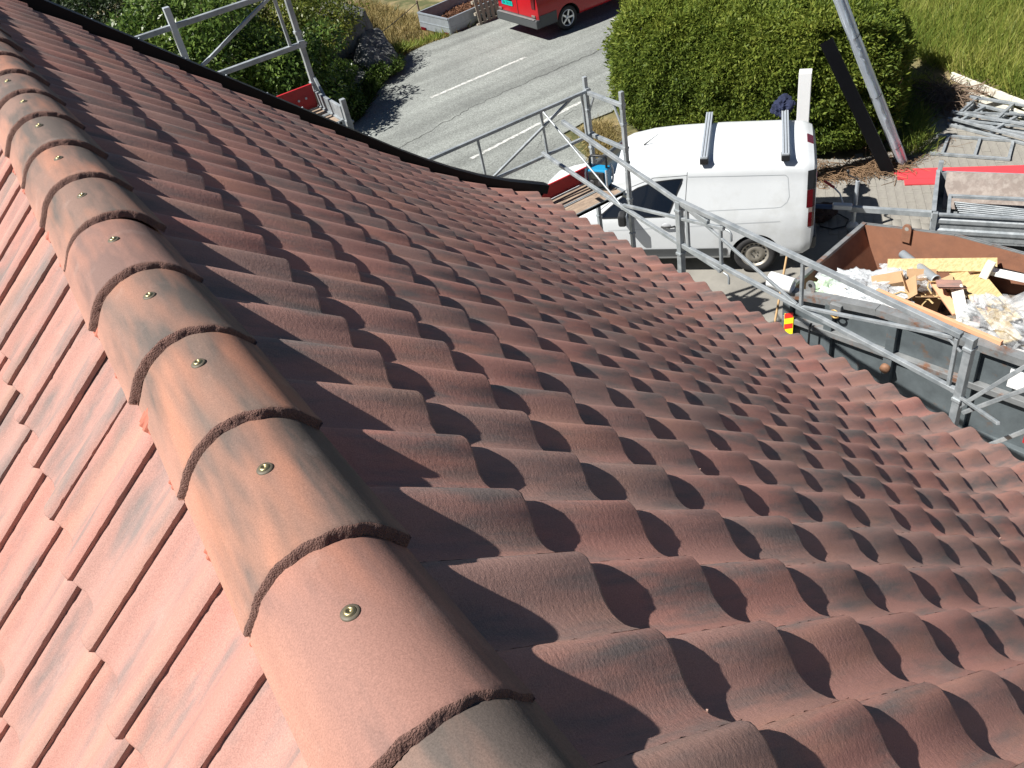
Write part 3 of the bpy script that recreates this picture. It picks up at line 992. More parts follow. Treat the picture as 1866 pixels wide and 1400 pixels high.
shrub('leafy_shrub', 'green shrub at the top edge above the scaffold diagonal', 5.2, 23.6, 1.9, 1.9, 2.9, 11000, 0, 5)
shrub('dark_shrub', 'shrub with painted-in shade at the far upper left behind the roof verge', 2.3, 25.0, 2.6, 2.3, 3.0, 12000, 2, 6, (.08, .15))
shrub('dark_shrub', 'shrub mass with painted-in shade at the top edge above the verge flashing', 3.6, 30.0, 3.5, 2.6, 3.4, 12000, 2, 7, (.09, .17))
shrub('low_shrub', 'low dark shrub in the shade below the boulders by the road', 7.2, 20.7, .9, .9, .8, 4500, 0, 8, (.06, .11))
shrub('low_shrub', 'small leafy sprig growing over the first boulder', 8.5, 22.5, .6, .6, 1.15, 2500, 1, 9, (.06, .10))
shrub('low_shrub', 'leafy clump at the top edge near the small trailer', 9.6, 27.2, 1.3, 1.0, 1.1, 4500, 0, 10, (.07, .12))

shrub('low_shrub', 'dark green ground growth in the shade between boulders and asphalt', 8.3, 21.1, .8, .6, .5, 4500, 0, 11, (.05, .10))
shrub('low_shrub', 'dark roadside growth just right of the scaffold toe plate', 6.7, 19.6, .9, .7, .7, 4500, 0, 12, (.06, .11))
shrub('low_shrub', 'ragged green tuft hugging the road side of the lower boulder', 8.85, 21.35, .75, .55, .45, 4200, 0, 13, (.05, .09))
# boulders
M_ROCK = mat('grey lichened rock', (.15, .155, .155), .92, 0, .3, 4, .8, 14, color2=(.09, .095, .085), c2scale=3.5, c2lo=.42, c2hi=.6)
def boulder(label, x, y, sx, sy, sz, seed, rz):
    bm = bmesh.new(); bmesh.ops.create_icosphere(bm, subdivisions=5, radius=1)
    rg = np.random.default_rng(seed)
    pl_ = [(unit(rg.normal(0, 1, (1, 3)))[0], rg.uniform(.55, .85)) for _ in range(11)]
    V = np.array([v.co for v in bm.verts])
    for nrm, dd in pl_:
        s = V @ nrm; V = V - np.outer(np.maximum(0, s - dd) * .93, nrm)
    V = V * (1 + .035 * blob_noise(V * 3, seed + 1, 6, 1.6) + .018 * blob_noise(V * 3, seed + 2, 6, 5.0))[:, None]
    for v, p in zip(bm.verts, V): v.co = Vector((p[0] * sx, p[1] * sy, p[2] * sz))
    me = bpy.data.meshes.new('boulder'); bm.to_mesh(me); bm.free(); me.materials.append(M_ROCK)
    o = link('boulder', me); o.location = (x, y, ground_z(x, y) + sz * .28); o.rotation_euler = (.1, -.15, rz)
    return tag(o, label, 'rock', 'boulders by the road')
boulder('taller grey boulder behind the shrubs at the road edge', 8.55, 22.95, 1.25, .95, 1.15, 3, .5)
boulder('lower rounded grey boulder nearest the asphalt', 8.95, 21.95, 1.0, .75, .80, 9, .9)
boulder('low dark rock half hidden in the shaded roadside growth', 7.75, 21.25, .8, .5, .45, 14, .7)
# ------------------------------------------------------------------ scaffolds
def clamp(parent, p, s=.032):
    m = MB(); m.box(p, (s * 1.9, s * 1.5, s * 2.1)); m.box((p[0] + s * 1.2, p[1], p[2]), (s * .8, s * .7, s * .7))
    m.build('coupler', M_STEEL, parent, world=True, bevel=.004)
def post(parent, x, y, z0, z1, w_=.05):
    m = MB(); m.bar((x, y, z0), (x, y, z1), w_, w_, up=(0, 1, 0))
    m.box((x, y, z0 + .004), (.14, .14, .008))
    for zz in np.arange(z0 + .5, z1, .5):
        m.box((x, y, zz), (w_ * 1.35, w_ * 1.2, .03))
    return m.build('standard', M_STEEL, parent, world=True, bevel=.004)
def rail(parent, pts, name='guard_rail', r=.022, sq=True, material=None):
    m = MB()
    for a, b in zip(pts, pts[1:]):
        if sq: m.bar(a, b, r * 1.75, r * 1.75)
        else: m.tube([a, b], r, 10)
    return m.build(name, material or M_STEEL, parent, world=True, bevel=.004 if sq else 0)
def plank(parent, x0, x1, y0, y1, z, name='deck_board', material=None):
    m = MB(); m.box(((x0 + x1) / 2, (y0 + y1) / 2, z - .02), (x1 - x0, y1 - y0, .035), mat=0)
    e = .014
    for a, b in ((y0, y0 + e), (y1 - e, y1)):
        m.box(((x0 + x1) / 2, (a + b) / 2, z - .014), (x1 - x0 + .004, b - a, .05), mat=1)
    for a, b in ((x0 - .01, x0 + .03), (x1 - .03, x1 + .01)):
        m.box(((a + b) / 2, (y0 + y1) / 2, z - .012), (b - a, y1 - y0 + .004, .052), mat=1)
    return m.build(name, [material or M_PLYDECK, M_STEEL], parent, world=True)

gs = empty('gable_scaffold', (4.3, 7.72, 0), 0, 'galvanised scaffold with red toe boards standing beyond the black roof verge', 'scaffold')
YI, YO = 7.37, 8.07
XA, XB, XC = 2.64, 5.95, -.65
post(gs, XA, YO, 0, 7.0); post(gs, XA, YI, 0, 5.0)
post(gs, XB, YO, 0, 3.92); post(gs, XB, YI, 0, 3.90)
post(gs, XC, YO, 0, 7.0); post(gs, XC, YI, 0, 5.0)
# lower bay guard frame
zt, zb_ = 3.75, 3.18
rail(gs, [(XA, YO - .03, zt), (XB, YO - .03, zt)]); rail(gs, [(XA, YO - .03, zb_), (XB, YO - .03, zb_)])
for x in (4.33, 5.24, 5.86):
    rail(gs, [(x, YO - .03, zt - .02), (x + .01, YO - .03, zb_ + .02)], 'baluster', .016)
rail(gs, [(4.36, YO - .035, zb_), (5.72, YO - .035, zt)], 'diagonal_brace', .017)
rail(gs, [(4.28, YO - .035, zb_), (2.95, YO - .035, zt)], 'diagonal_brace', .017)
# end frame across the scaffold
rail(gs, [(XB, YO, zt - .02), (XB, YI, zt - .02)], 'end_rail', .026); rail(gs, [(XB, YO, zb_), (XB, YI, zb_)], 'end_rail', .026)
rail(gs, [(XB, YI + .03, zt - .30), (XB, YI + .17, zt - .05)], 'corner_brace', .014); rail(gs, [(XB, YO - .03, zt - .26), (XB, YO - .15, zt - .05)], 'corner_brace', .014)
rail(gs, [(XB, YO, 2.52), (XB, YI, 2.52)], 'transom', .026); rail(gs, [(XA, YO, 4.68), (XA, YI, 4.68)], 'transom', .026)
rail(gs, [(XA, YO, 2.52), (XA, YI, 2.52)], 'transom', .026)
for k, (a, b) in enumerate(((7.42, 7.70), (7.71, 7.99))):
    plank(gs, XA + .05, XB - .03, a, b, 2.60)
    plank(gs, XC + .05, XA - .02, a, b, 4.78)
m = MB(); m.box(((XA + XB) / 2 - .05, YO - .045, 2.70), (XB - XA - .2, .024, .20)); m.build('toe_board', M_REDBOARD, gs, world=True, bevel=.003)
m = MB(); m.box(((XA + XC) / 2, YO - .045, 4.90), (XA - XC - .08, .024, .23)); m.build('toe_board', M_REDBOARD, gs, world=True, bevel=.003)
m = MB()
for x in (2.50, 2.42): m.tube([(x, YO - .05, 4.90), (x, YO - .066, 4.90)], .012, 8)
m.build('bolt', M_ALU, gs, world=True)
m = MB(); m.box((XA - .02, (YI + YO) / 2, 4.86), (.03, YO - YI - .06, .14)); m.build('end_toe_plate', M_STEEL, gs, world=True, bevel=.003)
rail(gs, [(XA + .02, YO - .02, 5.05), (XA + .02, YO - .22, 4.80)], 'corner_brace', .016)
# upper bay guard frame
zt2, zb2 = 5.90, 5.39
rail(gs, [(XC, YO - .03, zt2), (XA - .03, YO - .03, zt2)], r=.026); rail(gs, [(XC, YO - .03, zb2), (XA - .03, YO - .03, zb2)], r=.026)
rail(gs, [(1.54, YO - .04, 6.07), (1.53, YO - .04, 4.85)], 'baluster', .032, material=M_ALU)
rail(gs, [(1.60, YO - .05, zb2 + .1), (2.55, YO - .05, zt2 + .02)], 'diagonal_brace', .018)
rail(gs, [(1.45, YO - .05, zb2), (.2, YO - .05, zt2)], 'diagonal_brace', .018)
rail(gs, [(2.52, YO - .03, zb2), (2.50, YO - .03, 6.6)], 'baluster', .017)
rail(gs, [(XC, YO - .03, 6.6), (XA, YO - .03, 6.6)])
for p in ((XA, YO - .03, zb2), (XB, YO - .03, zt), (XB, YO - .03, zb_), (XB, YI, zt - .02), (XB, YI, zb_), (XA, YI, 4.76)): clamp(gs, p)

es = empty('eave_scaffold', (4.7, 3.6, 0), 0, 'galvanised scaffold with zigzag guard rails along the eave, between roof and skip', 'scaffold')
XE = 5.0
def E(y, z): return (XE, y, z + RIDGE_Z)
for y in (5.36, 2.22): post(es, XE, y, 0, 3.60, .062)
for y in (5.36, 2.22): post(es, 4.32, y, 0, 2.9, .05)
post(es, XE, -.95, 0, 4.6, .062)
rail(es, [E(7.22, -3.11), E(4.95, -3.51)], r=.024, sq=True); rail(es, [E(5.42, -3.43), E(2.30, -3.455)], r=.027)
rail(es, [E(7.75, -3.64), E(6.27, -3.83), E(4.80, -3.985)], r=.022); rail(es, [E(5.42, -3.92), E(2.26, -3.97)], r=.023)
rail(es, [E(7.60, -3.09), E(6.30, -3.82)], 'diagonal_brace', .011, False)
rail(es, [E(6.26, -3.80), E(4.74, -3.50)], 'diagonal_brace', .018)
rail(es, [E(5.25, -3.47), E(3.84, -3.93)], 'diagonal_brace', .015)
rail(es, [E(3.78, -3.93), E(2.36, -3.50)], 'diagonal_brace', .017)
for y, a, b in ((4.79, -3.49, -3.99), (3.80, -3.47, -3.94), (2.33, -3.50, -3.96), (5.25, -3.46, -3.95)):
    rail(es, [E(y, a), E(y - .01, b)], 'baluster', .017)
rail(es, [E(2.28, -3.60), E(2.40, -3.53)], 'corner_brace', .01)
rail(es, [E(2.20, -4.10), E(1.25, -2.55)], 'diagonal_brace', .018); rail(es, [E(2.16, -4.14), E(1.0, -2.7)], 'diagonal_brace', .018)
rail(es, [E(2.00, -4.44), E(.6, -2.50)], 'diagonal_brace', .018)
for y, z in ((7.22, -3.11), (6.27, -3.83), (4.80, -3.99), (2.27, -3.97), (2.27, -3.46), (5.36, -3.46), (4.76, -3.5)):
    clamp(es, E(y, z), .022)
for y, z in ((4.75, -4.0), (4.72, -3.5)):
    m = MB(); m.tube([E(y, z), E(y - .05, z - .005), E(y - .07, z - .03), E(y - .07, z - .10)], .012, 6); m.build('hook', M_STEEL, es, world=True)
for a, b in ((4.38, 4.66), (4.68, 4.96)):
    m = MB(); m.box(((a + b) / 2, 3.8, 2.50), (b - a, 3.05, .04)); m.build('deck_board', M_PLYDECK, es, world=True)
for a, b in ((4.38, 4.66), (4.68, 4.96)):
    m = MB(); m.box(((a + b) / 2, .62, 2.75), (b - a, 3.05, .04)); m.build('deck_board', M_PLYDECK, es, world=True)
m = MB(); m.box((4.985, .15, 3.02), (.024, 3.05, .18)); m.build('toe_board', M_REDBOARD, es, world=True, bevel=.003)
rail(es, [(4.32, 5.36, 2.45), (XE, 5.36, 2.45)], 'transom', .024); rail(es, [(4.32, 2.22, 2.45), (XE, 2.22, 2.45)], 'transom', .024)
rail(es, [(XE, 2.22, 3.02), (4.6, 1.7, 3.35)], 'corner_brace', .014)

# jobsite radio on the lower gable deck
M_BLUE = mat('turquoise blue plastic', (.01, .22, .42), .4, 0, .08, 20)
rad = empty('jobsite_radio', (5.80, 7.76, 2.605), R(-62), 'blue and black jobsite radio with carry handle on the scaffold deck', 'radio')
m = MB(); m.box((0, 0, .15), (.27, .17, .24)); m.build('body', M_BLUE, rad, bevel=.02)
m = MB(); m.box((0, -.092, .15), (.22, .03, .20)); m.build('front_panel', M_BLACK, rad, bevel=.01)
m = MB(); m.box((-.01, -.110, .195), (.12, .008, .06)); m.build('display', mat('dark display', (.03, .035, .03), .15), rad)
m = MB()
for x in (-.06, .06): m.lathe([(.0, .006), (.03, .006), (.04, 0), (.042, -.01)], 18, Matrix.Translation((x, -.109, .10)) @ Matrix.Rotation(R(90), 4, 'X'))
m.build('speaker', mat('speaker mesh', (.05, .05, .055), .6, .3), rad)
m = MB()
for x in (-.135, .135):
    m.tube([(x, -.08, .03), (x * 1.06, -.10, .10), (x * 1.06, -.10, .22), (x, -.08, .28)], .013, 8)
    m.tube([(x, .08, .03), (x * 1.06, .10, .10), (x * 1.06, .10, .22), (x, .08, .28)], .013, 8)
m.build('roll_bar', M_ALU, rad)
m = MB(); m.tube([(-.11, 0, .27), (-.11, 0, .40), (-.08, 0, .425), (.08, 0, .425), (.11, 0, .40), (.11, 0, .27)], .017, 8); m.build('handle', M_BLACK, rad)
m = MB(); m.box((0, 0, .015), (.25, .18, .03)); m.build('base', M_BLACK, rad, bevel=.008)

# low cable past the boulders
a = Vector((6.74, 20.45, .95)); b = Vector((12.24, 25.50, .25)); pts = []
for k in range(25):
    t = k / 24; p = a.lerp(b, t); p.z -= .10 * 4 * t * (1 - t); pts.append(p)
m = MB(); m.tube(pts, .010, 6); tag(m.build('slack_cable', M_BLACK), 'thin black cable running through the shrubs and past the boulders', 'cable')
m = MB(); m.tube([(12.26, 25.52, -.5), (12.24, 25.50, .32)], [.035, .03], 10); tag(m.build('cable_post', mat('weathered timber post', (.20, .16, .12), .9, 0, .3, 9)), 'short weathered stake carrying the black cable beside the small trailer', 'post')
m = MB(); m.tube([(6.74, 20.45, .1), (6.74, 20.45, 1.0)], [.035, .03], 10); tag(m.build('cable_post', bpy.data.materials['weathered timber post']), 'weathered stake carrying the black cable among the shrubs behind the scaffold', 'post')
# ------------------------------------------------------------------ vehicles
M_VANWHITE = mat('white van paint', (.60, .63, .65), .25, 0, .04, 1.5, spec=.5, color2=(.50, .52, .52), c2scale=1.6, c2lo=.5, c2hi=.75)
M_VANRED = mat('red van paint', (.36, .010, .016), .25, 0, .05, 2)
M_GLASS = mat('dark opaque window glass', (.006, .010, .018), .08, 0, 0, spec=.28)  # opaque pane, the unlit cab is painted in as its dark colour
M_GREYPL = mat('grey bumper plastic', (.055, .06, .063), .55, 0, .12, 12)
M_SEAM = mat('panel gap shadow', (.05, .055, .06), .8)
M_LAMPRED = mat('red lamp lens', (.085, .005, .008), .15, 0, .1, 30)
M_LAMPWHITE = mat('clear lamp lens', (.17, .13, .12), .15, 0, .1, 30)
M_RIM = mat('dusty steel wheel', (.33, .31, .27), .5, .55, .22, 9)
M_WELL = mat('black wheel well', (.01, .01, .011), .95)

def lerp_st(st, u):
    if u <= st[0][0]: return st[0][1:]
    for a, b in zip(st, st[1:]):
        if a[0] <= u <= b[0]:
            t = (u - a[0]) / (b[0] - a[0]); t = t
            return tuple(x + (y - x) * t for x, y in zip(a[1:], b[1:]))
    return st[-1][1:]
def section(st, u):
    zb, wd, wt, zt, zr = lerp_st(st, u)
    zbelt = min(1.03, zt - .06)
    pts = [(0, zb), (wd - .10, zb), (wd - .035, zb + .025), (wd - .008, zb + .09), (wd, zb + .22), (wd + .004, (zb + .22 + zbelt) / 2), (wd - .004, zbelt - .10), (wd - .022, zbelt)]
    for k in range(1, 6):
        t = k / 6; pts.append((wd - .022 + (wt + .045 - wd + .022) * t, zbelt + (zt - .045 - zbelt) * t))
    x0, z0 = pts[-1]
    for k in range(1, 8):
        a = R(90) * k / 8
        pts.append((wt - .08 + (x0 - wt + .08) * math.cos(a), z0 + (zr - .022 - z0) * math.sin(a)))
    pts += [(wt - .16, zr - .016), (wt * .55, zr - .006), (wt * .25, zr - .001), (0, zr)]
    return pts
def y_side(st, u, z):
    s = section(st, u)
    for a, b in zip(s[3:], s[4:]):
        if a[1] <= z <= b[1] and b[1] > a[1]: return a[0] + (b[0] - a[0]) * (z - a[1]) / (b[1] - a[1])
    return s[4][0]
def body(st, parent, paint, glass_u, axle_u, arch_r=.375, glass=True):
    us = sorted(set([s[0] for s in st] + list(np.linspace(st[0][0], st[-1][0], 46))))
    rows = []
    for u in us:
        s = section(st, u)
        rows.append([(u, p[0], p[1]) for p in s] + [(u, -p[0], p[1]) for p in reversed(s[1:-1])])
    n = len(rows[0]); vs = [p for r in rows for p in r]; fs = []; mi = []
    for i in range(len(rows) - 1):
        for j in range(n):
            a = i * n + j; b = i * n + (j + 1) % n
            fs.append((a, b, b + n, a + n))
            cy = sum(abs(vs[q][1]) for q in fs[-1]) / 4; cz = sum(vs[q][2] for q in fs[-1]) / 4
            wt = lerp_st(st, us[i])[1 + 1]
            mi.append(1 if glass and glass_u[0] <= us[i] and us[i + 1] <= glass_u[1] + 1e-6 and cy < wt - .02 and cz > 1.0 else 0)
    fs.append(tuple(reversed(range(n)))); mi.append(0)
    fs.append(tuple(range((len(rows) - 1) * n, len(rows) * n))); mi.append(0)
    me = bpy.data.meshes.new('body'); me.from_pydata(vs, [], fs)
    for q in (paint, M_GLASS, M_WELL): me.materials.append(q)
    me.polygons.foreach_set('material_index', mi); me.update()
    bm = bmesh.new(); bm.from_mesh(me); bmesh.ops.recalc_face_normals(bm, faces=bm.faces); bm.to_mesh(me); bm.free()
    o = bpy.data.objects.new('body', me); COL.objects.link(o)
    cut = MB()
    for u in axle_u:
        for sgn in (1, -1):
            pr = []
            for k in range(40):
                a = 2 * math.pi * k / 40
                pr.append((u + arch_r * math.cos(a), .325 + arch_r * math.sin(a) * (1.0 if math.sin(a) > 0 else 1.4)))
            vs = [(x, sgn * .60, z) for x, z in pr] + [(x, sgn * 1.2, z) for x, z in pr]
            f = [tuple(range(40)), tuple(reversed(range(40, 80)))] + [(k, k + 40, (k + 1) % 40 + 40, (k + 1) % 40) for k in range(40)]
            cut.add(vs, f)
    cme = cut.mesh('cut', [M_WELL])
    bm = bmesh.new(); bm.from_mesh(cme); bmesh.ops.recalc_face_normals(bm, faces=bm.faces); bm.to_mesh(cme); bm.free()
    co = bpy.data.objects.new('cut', cme); COL.objects.link(co)
    md = o.modifiers.new('b', 'BOOLEAN'); md.object = co; md.operation = 'DIFFERENCE'; md.solver = 'EXACT'
    try: md.material_mode = 'TRANSFER'
    except Exception: pass
    dg = bpy.context.evaluated_depsgraph_get(); dg.update()
    nm = bpy.data.meshes.new_from_object(o.evaluated_get(dg), preserve_all_data_layers=True, depsgraph=dg)
    o.modifiers.clear(); o.data = nm; nm.name = 'body'
    bpy.data.objects.remove(co, do_unlink=True)
    for p in nm.polygons: p.use_smooth = True
    try:
        nm.set_sharp_from_angle(angle=R(38))
    except Exception: pass
    o.parent = parent
    return o
def side_patch(st, poly_fn, parent, name, material, sgn=1, off=.004, nu=16, nz=10, u0=0, u1=1):
    # patch over the side wall: poly_fn(u) -> (z0, z1)
    rows = []
    for i in range(nu + 1):
        u = u0 + (u1 - u0) * i / nu; z0, z1 = poly_fn(u)
        rows.append([(u, sgn * (y_side(st, u, z0 + (z1 - z0) * j / nz) + off), z0 + (z1 - z0) * j / nz) for j in range(nz + 1)])
    m = MB(); m.grid(rows, smooth=True)
    return m.build(name, material, parent)
def side_line(st, pts, parent, name, material, sgn=1, wd=.007, off=.002):
    P = []
    for a, b in zip(pts, pts[1:]):
        for k in range(10):
            t = k / 10; P.append((a[0] + (b[0] - a[0]) * t, a[1] + (b[1] - a[1]) * t))
    P.append(pts[-1]); rows = []
    for i, p in enumerate(P):
        q0, q1 = P[max(i - 1, 0)], P[min(i + 1, len(P) - 1)]; d = Vector((q1[0] - q0[0], q1[1] - q0[1]))
        d = d.normalized() if d.length > 0 else Vector((1, 0)); nn = Vector((-d.y, d.x)) * wd / 2
        rows.append([(p[0] + s * nn.x, sgn * (y_side(st, p[0] + s * nn.x, p[1] + s * nn.y) + off), p[1] + s * nn.y) for s in (-1, 1)])
    m = MB(); m.grid(rows); return m.build(name, material, parent)
def wheel(parent, u, sgn, alloy=False):
    M = Matrix.Translation((u, sgn * .805, .325)) @ Matrix.Rotation(R(-90) * sgn, 4, 'X')
    t = MB(); t.lathe([(.215, -.09), (.26, -.10), (.305, -.095), (.322, -.06), (.325, 0), (.322, .06), (.305, .095), (.262, .102), (.22, .095), (.212, .085)], 48, M)
    w_ = t.build('tyre', M_RUBBER, parent)
    r = MB()
    if not alloy:
        r.lathe([(.214, .088), (.205, .092), (.196, .080), (.190, .058), (.168, .048), (.150, .052), (.125, .068), (.085, .072), (.060, .060), (.045, .056), (0, .056)], 48, M)
        rim = r.build('rim', M_RIM, w_)
        h = MB()
        for k in range(15):
            a = 2 * math.pi * k / 15
            c = M @ Matrix.Translation((.168 * math.cos(a), .168 * math.sin(a), .0515)) @ Matrix.Rotation(a, 4, 'Z') @ Matrix.Scale(.7, 4, (1, 0, 0))
            h.lathe([(0, .002), (.023, .002), (.023, -.002)], 10, c)
        for k in range(5):
            a = 2 * math.pi * k / 5
            h.lathe([(0, .016), (.009, .016), (.011, .0)], 8, M @ Matrix.Translation((.052 * math.cos(a), .052 * math.sin(a), .058)))
        h.build('rim_holes', M_BLACK, w_)
    else:
        r.lathe([(.214, .088), (.205, .094), (.192, .085), (.188, .03)], 48, M)
        for k in range(5):
            a = 2 * math.pi * k / 5; A = M @ Matrix.Rotation(a, 4, 'Z')
            vs = [(.03, -.026, .07), (.03, .026, .07), (.195, .020, .082), (.195, -.020, .082), (.03, -.03, .04), (.03, .03, .04), (.195, .026, .05), (.195, -.026, .05)]
            r.add(vs, [(0, 3, 2, 1), (0, 4, 7, 3), (1, 2, 6, 5), (4, 5, 6, 7)], 0, False, A)
        r.lathe([(.05, .05), (.05, .078), (.03, .085), (0, .086)], 24, M)
        r.build('rim', mat('silver alloy', (.70, .71, .73), .3, .8), w_)
        d = MB(); d.lathe([(.19, .03), (.0, .028)], 32, M); d.build('brake_disc', M_WELL, w_)
    return w_

# --- white panel van
ST_W = [(-.845, .46, .80, .60, 1.58, 1.66), (-.80, .36, .868, .655, 1.67, 1.755), (-.70, .30, .897, .68, 1.715, 1.80), (-.4, .26, .914, .695, 1.74, 1.83),
        (.5, .25, .918, .705, 1.75, 1.845), (1.2, .25, .918, .70, 1.745, 1.84), (1.6, .25, .916, .685, 1.72, 1.82), (1.95, .25, .914, .655, 1.66, 1.765), (2.1, .25, .912, .64, 1.60, 1.70),
        (2.35, .25, .91, .66, 1.40, 1.52), (2.6, .26, .905, .70, 1.22, 1.33), (2.80, .27, .905, .76, 1.13, 1.22), (3.05, .28, .895, .78, 1.07, 1.165), (3.3, .30, .87, .74, 1.01, 1.10), (3.48, .34, .80, .66, .88, .97), (3.58, .40, .70, .52, .66, .74)]
van = empty('white_panel_van', (9.147, 8.259, 0), R(133.03), 'white panel van with two roof bars parked in front of the hedge', 'van')
body(ST_W, van, M_VANWHITE, (2.1, 2.80), (0, 2.662))
for sgn in (1, -1):
    def win(u):
        top = np.interp(u, [1.07, 1.2, 1.5, 1.75, 2.0, 2.2, 2.35], [1.605, 1.60, 1.565, 1.48, 1.34, 1.20, 1.08])
        bot = np.interp(u, [1.07, 1.30, 1.36, 2.35], [1.56, 1.08, 1.045, 1.03])
        return bot, top
    o = side_patch(ST_W, win, van, 'door_window', M_GLASS, sgn, .005, 26, 8, 1.08, 2.33)
    side_line(ST_W, [(1.07, 1.605), (1.2, 1.60), (1.5, 1.565), (1.75, 1.48), (2.0, 1.34), (2.33, 1.09)], van, 'window_trim', M_BLACK, sgn, .016, .006)
    side_line(ST_W, [(2.33, 1.035), (1.36, 1.04), (1.28, 1.10), (1.075, 1.60)], van, 'window_trim', M_BLACK, sgn, .016, .006)
    side_line(ST_W, [(1.00, 1.70), (1.04, 1.2), (1.06, .8), (1.04, .36)], van, 'door_seam', M_SEAM, sgn, .008)
    side_line(ST_W, [(2.35, 1.15), (1.9, 1.47), (1.5, 1.63), (1.0, 1.655)], van, 'door_seam', M_SEAM, sgn, .007)
    side_line(ST_W, [(.99, 1.63), (-.40, 1.60), (-.44, 1.56), (-.47, 1.28), (-.44, 1.20), (-.36, 1.135), (-.28, 1.125), (.3, 1.115), (1.0, 1.10)], van, 'panel_crease_shade', mat('painted crease shade', (.36, .39, .41), .4), sgn, .010, .0015)  # crease shading painted as a darker strip on the smooth side
    side_patch(ST_W, lambda u: (.335, .475), van, 'side_cladding', M_GREYPL, sgn, .010, 14, 4, .42, 2.24)
    side_line(ST_W, [(2.25, .82), (1.2, .86), (.3, .895), (-.35, .915)], van, 'waist_crease_shade', mat('painted waist crease shade', (.46, .49, .51), .4), sgn, .016, .0015)  # shade of the waist crease painted on as a grey strip
    # door handle; the recess shade is painted as a darker disc
    m = MB(); y = y_side(ST_W, 1.3, .88)
    m.tube([(1.20, sgn * (y + .012), .885), (1.24, sgn * (y + .035), .885), (1.36, sgn * (y + .035), .882), (1.41, sgn * (y + .012), .880)], .013, 8)
    m.build('door_handle', M_BLACK, van)
    m = MB(); m.lathe([(0, .002), (.055, .002), (.06, -.004)], 20, Matrix.Translation((1.33, sgn * (y + .001), .875)) @ Matrix.Rotation(R(-90) * sgn, 4, 'X') @ Matrix.Scale(1.3, 4, (1, 0, 0)))
    m.build('handle_recess_shade', mat('handle recess painted shade', (.42, .44, .46), .5), van)
    # tail lamps
    for z0, z1, mt, nm in ((.80, 1.03, M_LAMPRED, 'tail_lamp'), (1.032, 1.10, M_LAMPWHITE, 'reversing_lamp'), (1.102, 1.36, M_LAMPRED, 'brake_lamp'), (1.362, 1.64, M_BLACK, 'lamp_housing')):
        side_patch(ST_W, lambda u, a=z0, b=z1: (a + .03 * (u + .78), b), van, nm, mt, sgn, .006, 6, 6, -.80, -.745 + .03 * (z1 > 1.3))
        m = MB(); y0 = y_side(ST_W, -.80, z0) ; y1 = y_side(ST_W, -.80, z1)
        m.add([(-.80, sgn * (y0 + .006), z0), (-.835, sgn * (y0 - .03), z0), (-.835, sgn * (y1 - .03), z1), (-.80, sgn * (y1 + .006), z1)], [(0, 1, 2, 3)], 0)
        m.build(nm, mt, van)
    # mirror
    mir = MB(); mir.box((1.98, sgn * 1.03, 1.10), (.13, .20, .20)); mb_ = mir.build('door_mirror', M_BLACK, van, bevel=.035)
    a = MB(); a.bar((2.02, sgn * .88, 1.04), (1.99, sgn * .98, 1.05), .07, .05); a.build('mirror_arm', M_BLACK, mb_)
    g = MB(); g.box((1.912, sgn * 1.03, 1.10), (.006, .16, .16)); g.build('mirror_glass', M_ALU, mb_)
    continue
    # arch lip
    m = MB(); pts = []
    for k in range(29):
        a_ = R(-12) + R(204) * k / 28
        uu = .385 * math.cos(a_); zz = .325 + .385 * math.sin(a_)
        pts.append((uu, sgn * (y_side(ST_W, uu, max(.36, zz)) + .001), zz))
    m.tube(pts, .011, 6); m.build('arch_lip', M_VANWHITE, van)
for u in (0, 2.662):
    for sgn in (1, -1): wheel(van, u, sgn)
m = MB(); m.box((-.84, 0, .48), (.10, 1.62, .22)); m.build('rear_bumper', M_GREYPL, van, bevel=.03)
m = MB(); m.box((3.53, 0, .42), (.14, 1.3, .26)); m.build('front_bumper', M_GREYPL, van, bevel=.04)
m = MB(); m.box((0, 0, 0), (.10, .26, .03), Matrix.Translation((-.755, .0, 1.775)) @ Matrix.Rotation(R(-26), 4, 'Y')); m.build('high_brake_lamp', mat('dark red lamp lens', (.10, .012, .02), .2), van, bevel=.008)
m = MB(); m.bar((-.853, 0, .6), (-.853, 0, 1.6), .01, .008, up=(0, 1, 0)); m.build('rear_door_seam', M_SEAM, van)
m = MB(); m.tube([(1.72, 0, 1.81), (1.60, 0, 1.90), (1.48, 0, 1.985)], [.012, .005, .003], 6); m.build('aerial', M_BLACK, van)
for u in (.755, -.394):
    m = MB(); m.bar((u, -.79, 1.925), (u, .77, 1.925), .105, .035); b_ = m.build('roof_bar', M_ALU, van, bevel=.006)
    m = MB(); m.bar((u - .02, -.78, 1.944), (u - .02, .76, 1.944), .010, .004); m.bar((u + .025, -.78, 1.944), (u + .018, .76, 1.944), .008, .004); m.build('bar_groove', M_GREYPL, b_)
    for sgn in (1, -1):
        f_ = MB(); f_.box((u, sgn * .70, 1.865), (.12, .15, .10)); f_.build('bar_foot', M_BLACK, b_, bevel=.015)
# no cab behind the glass; its dark inside is painted into the panes

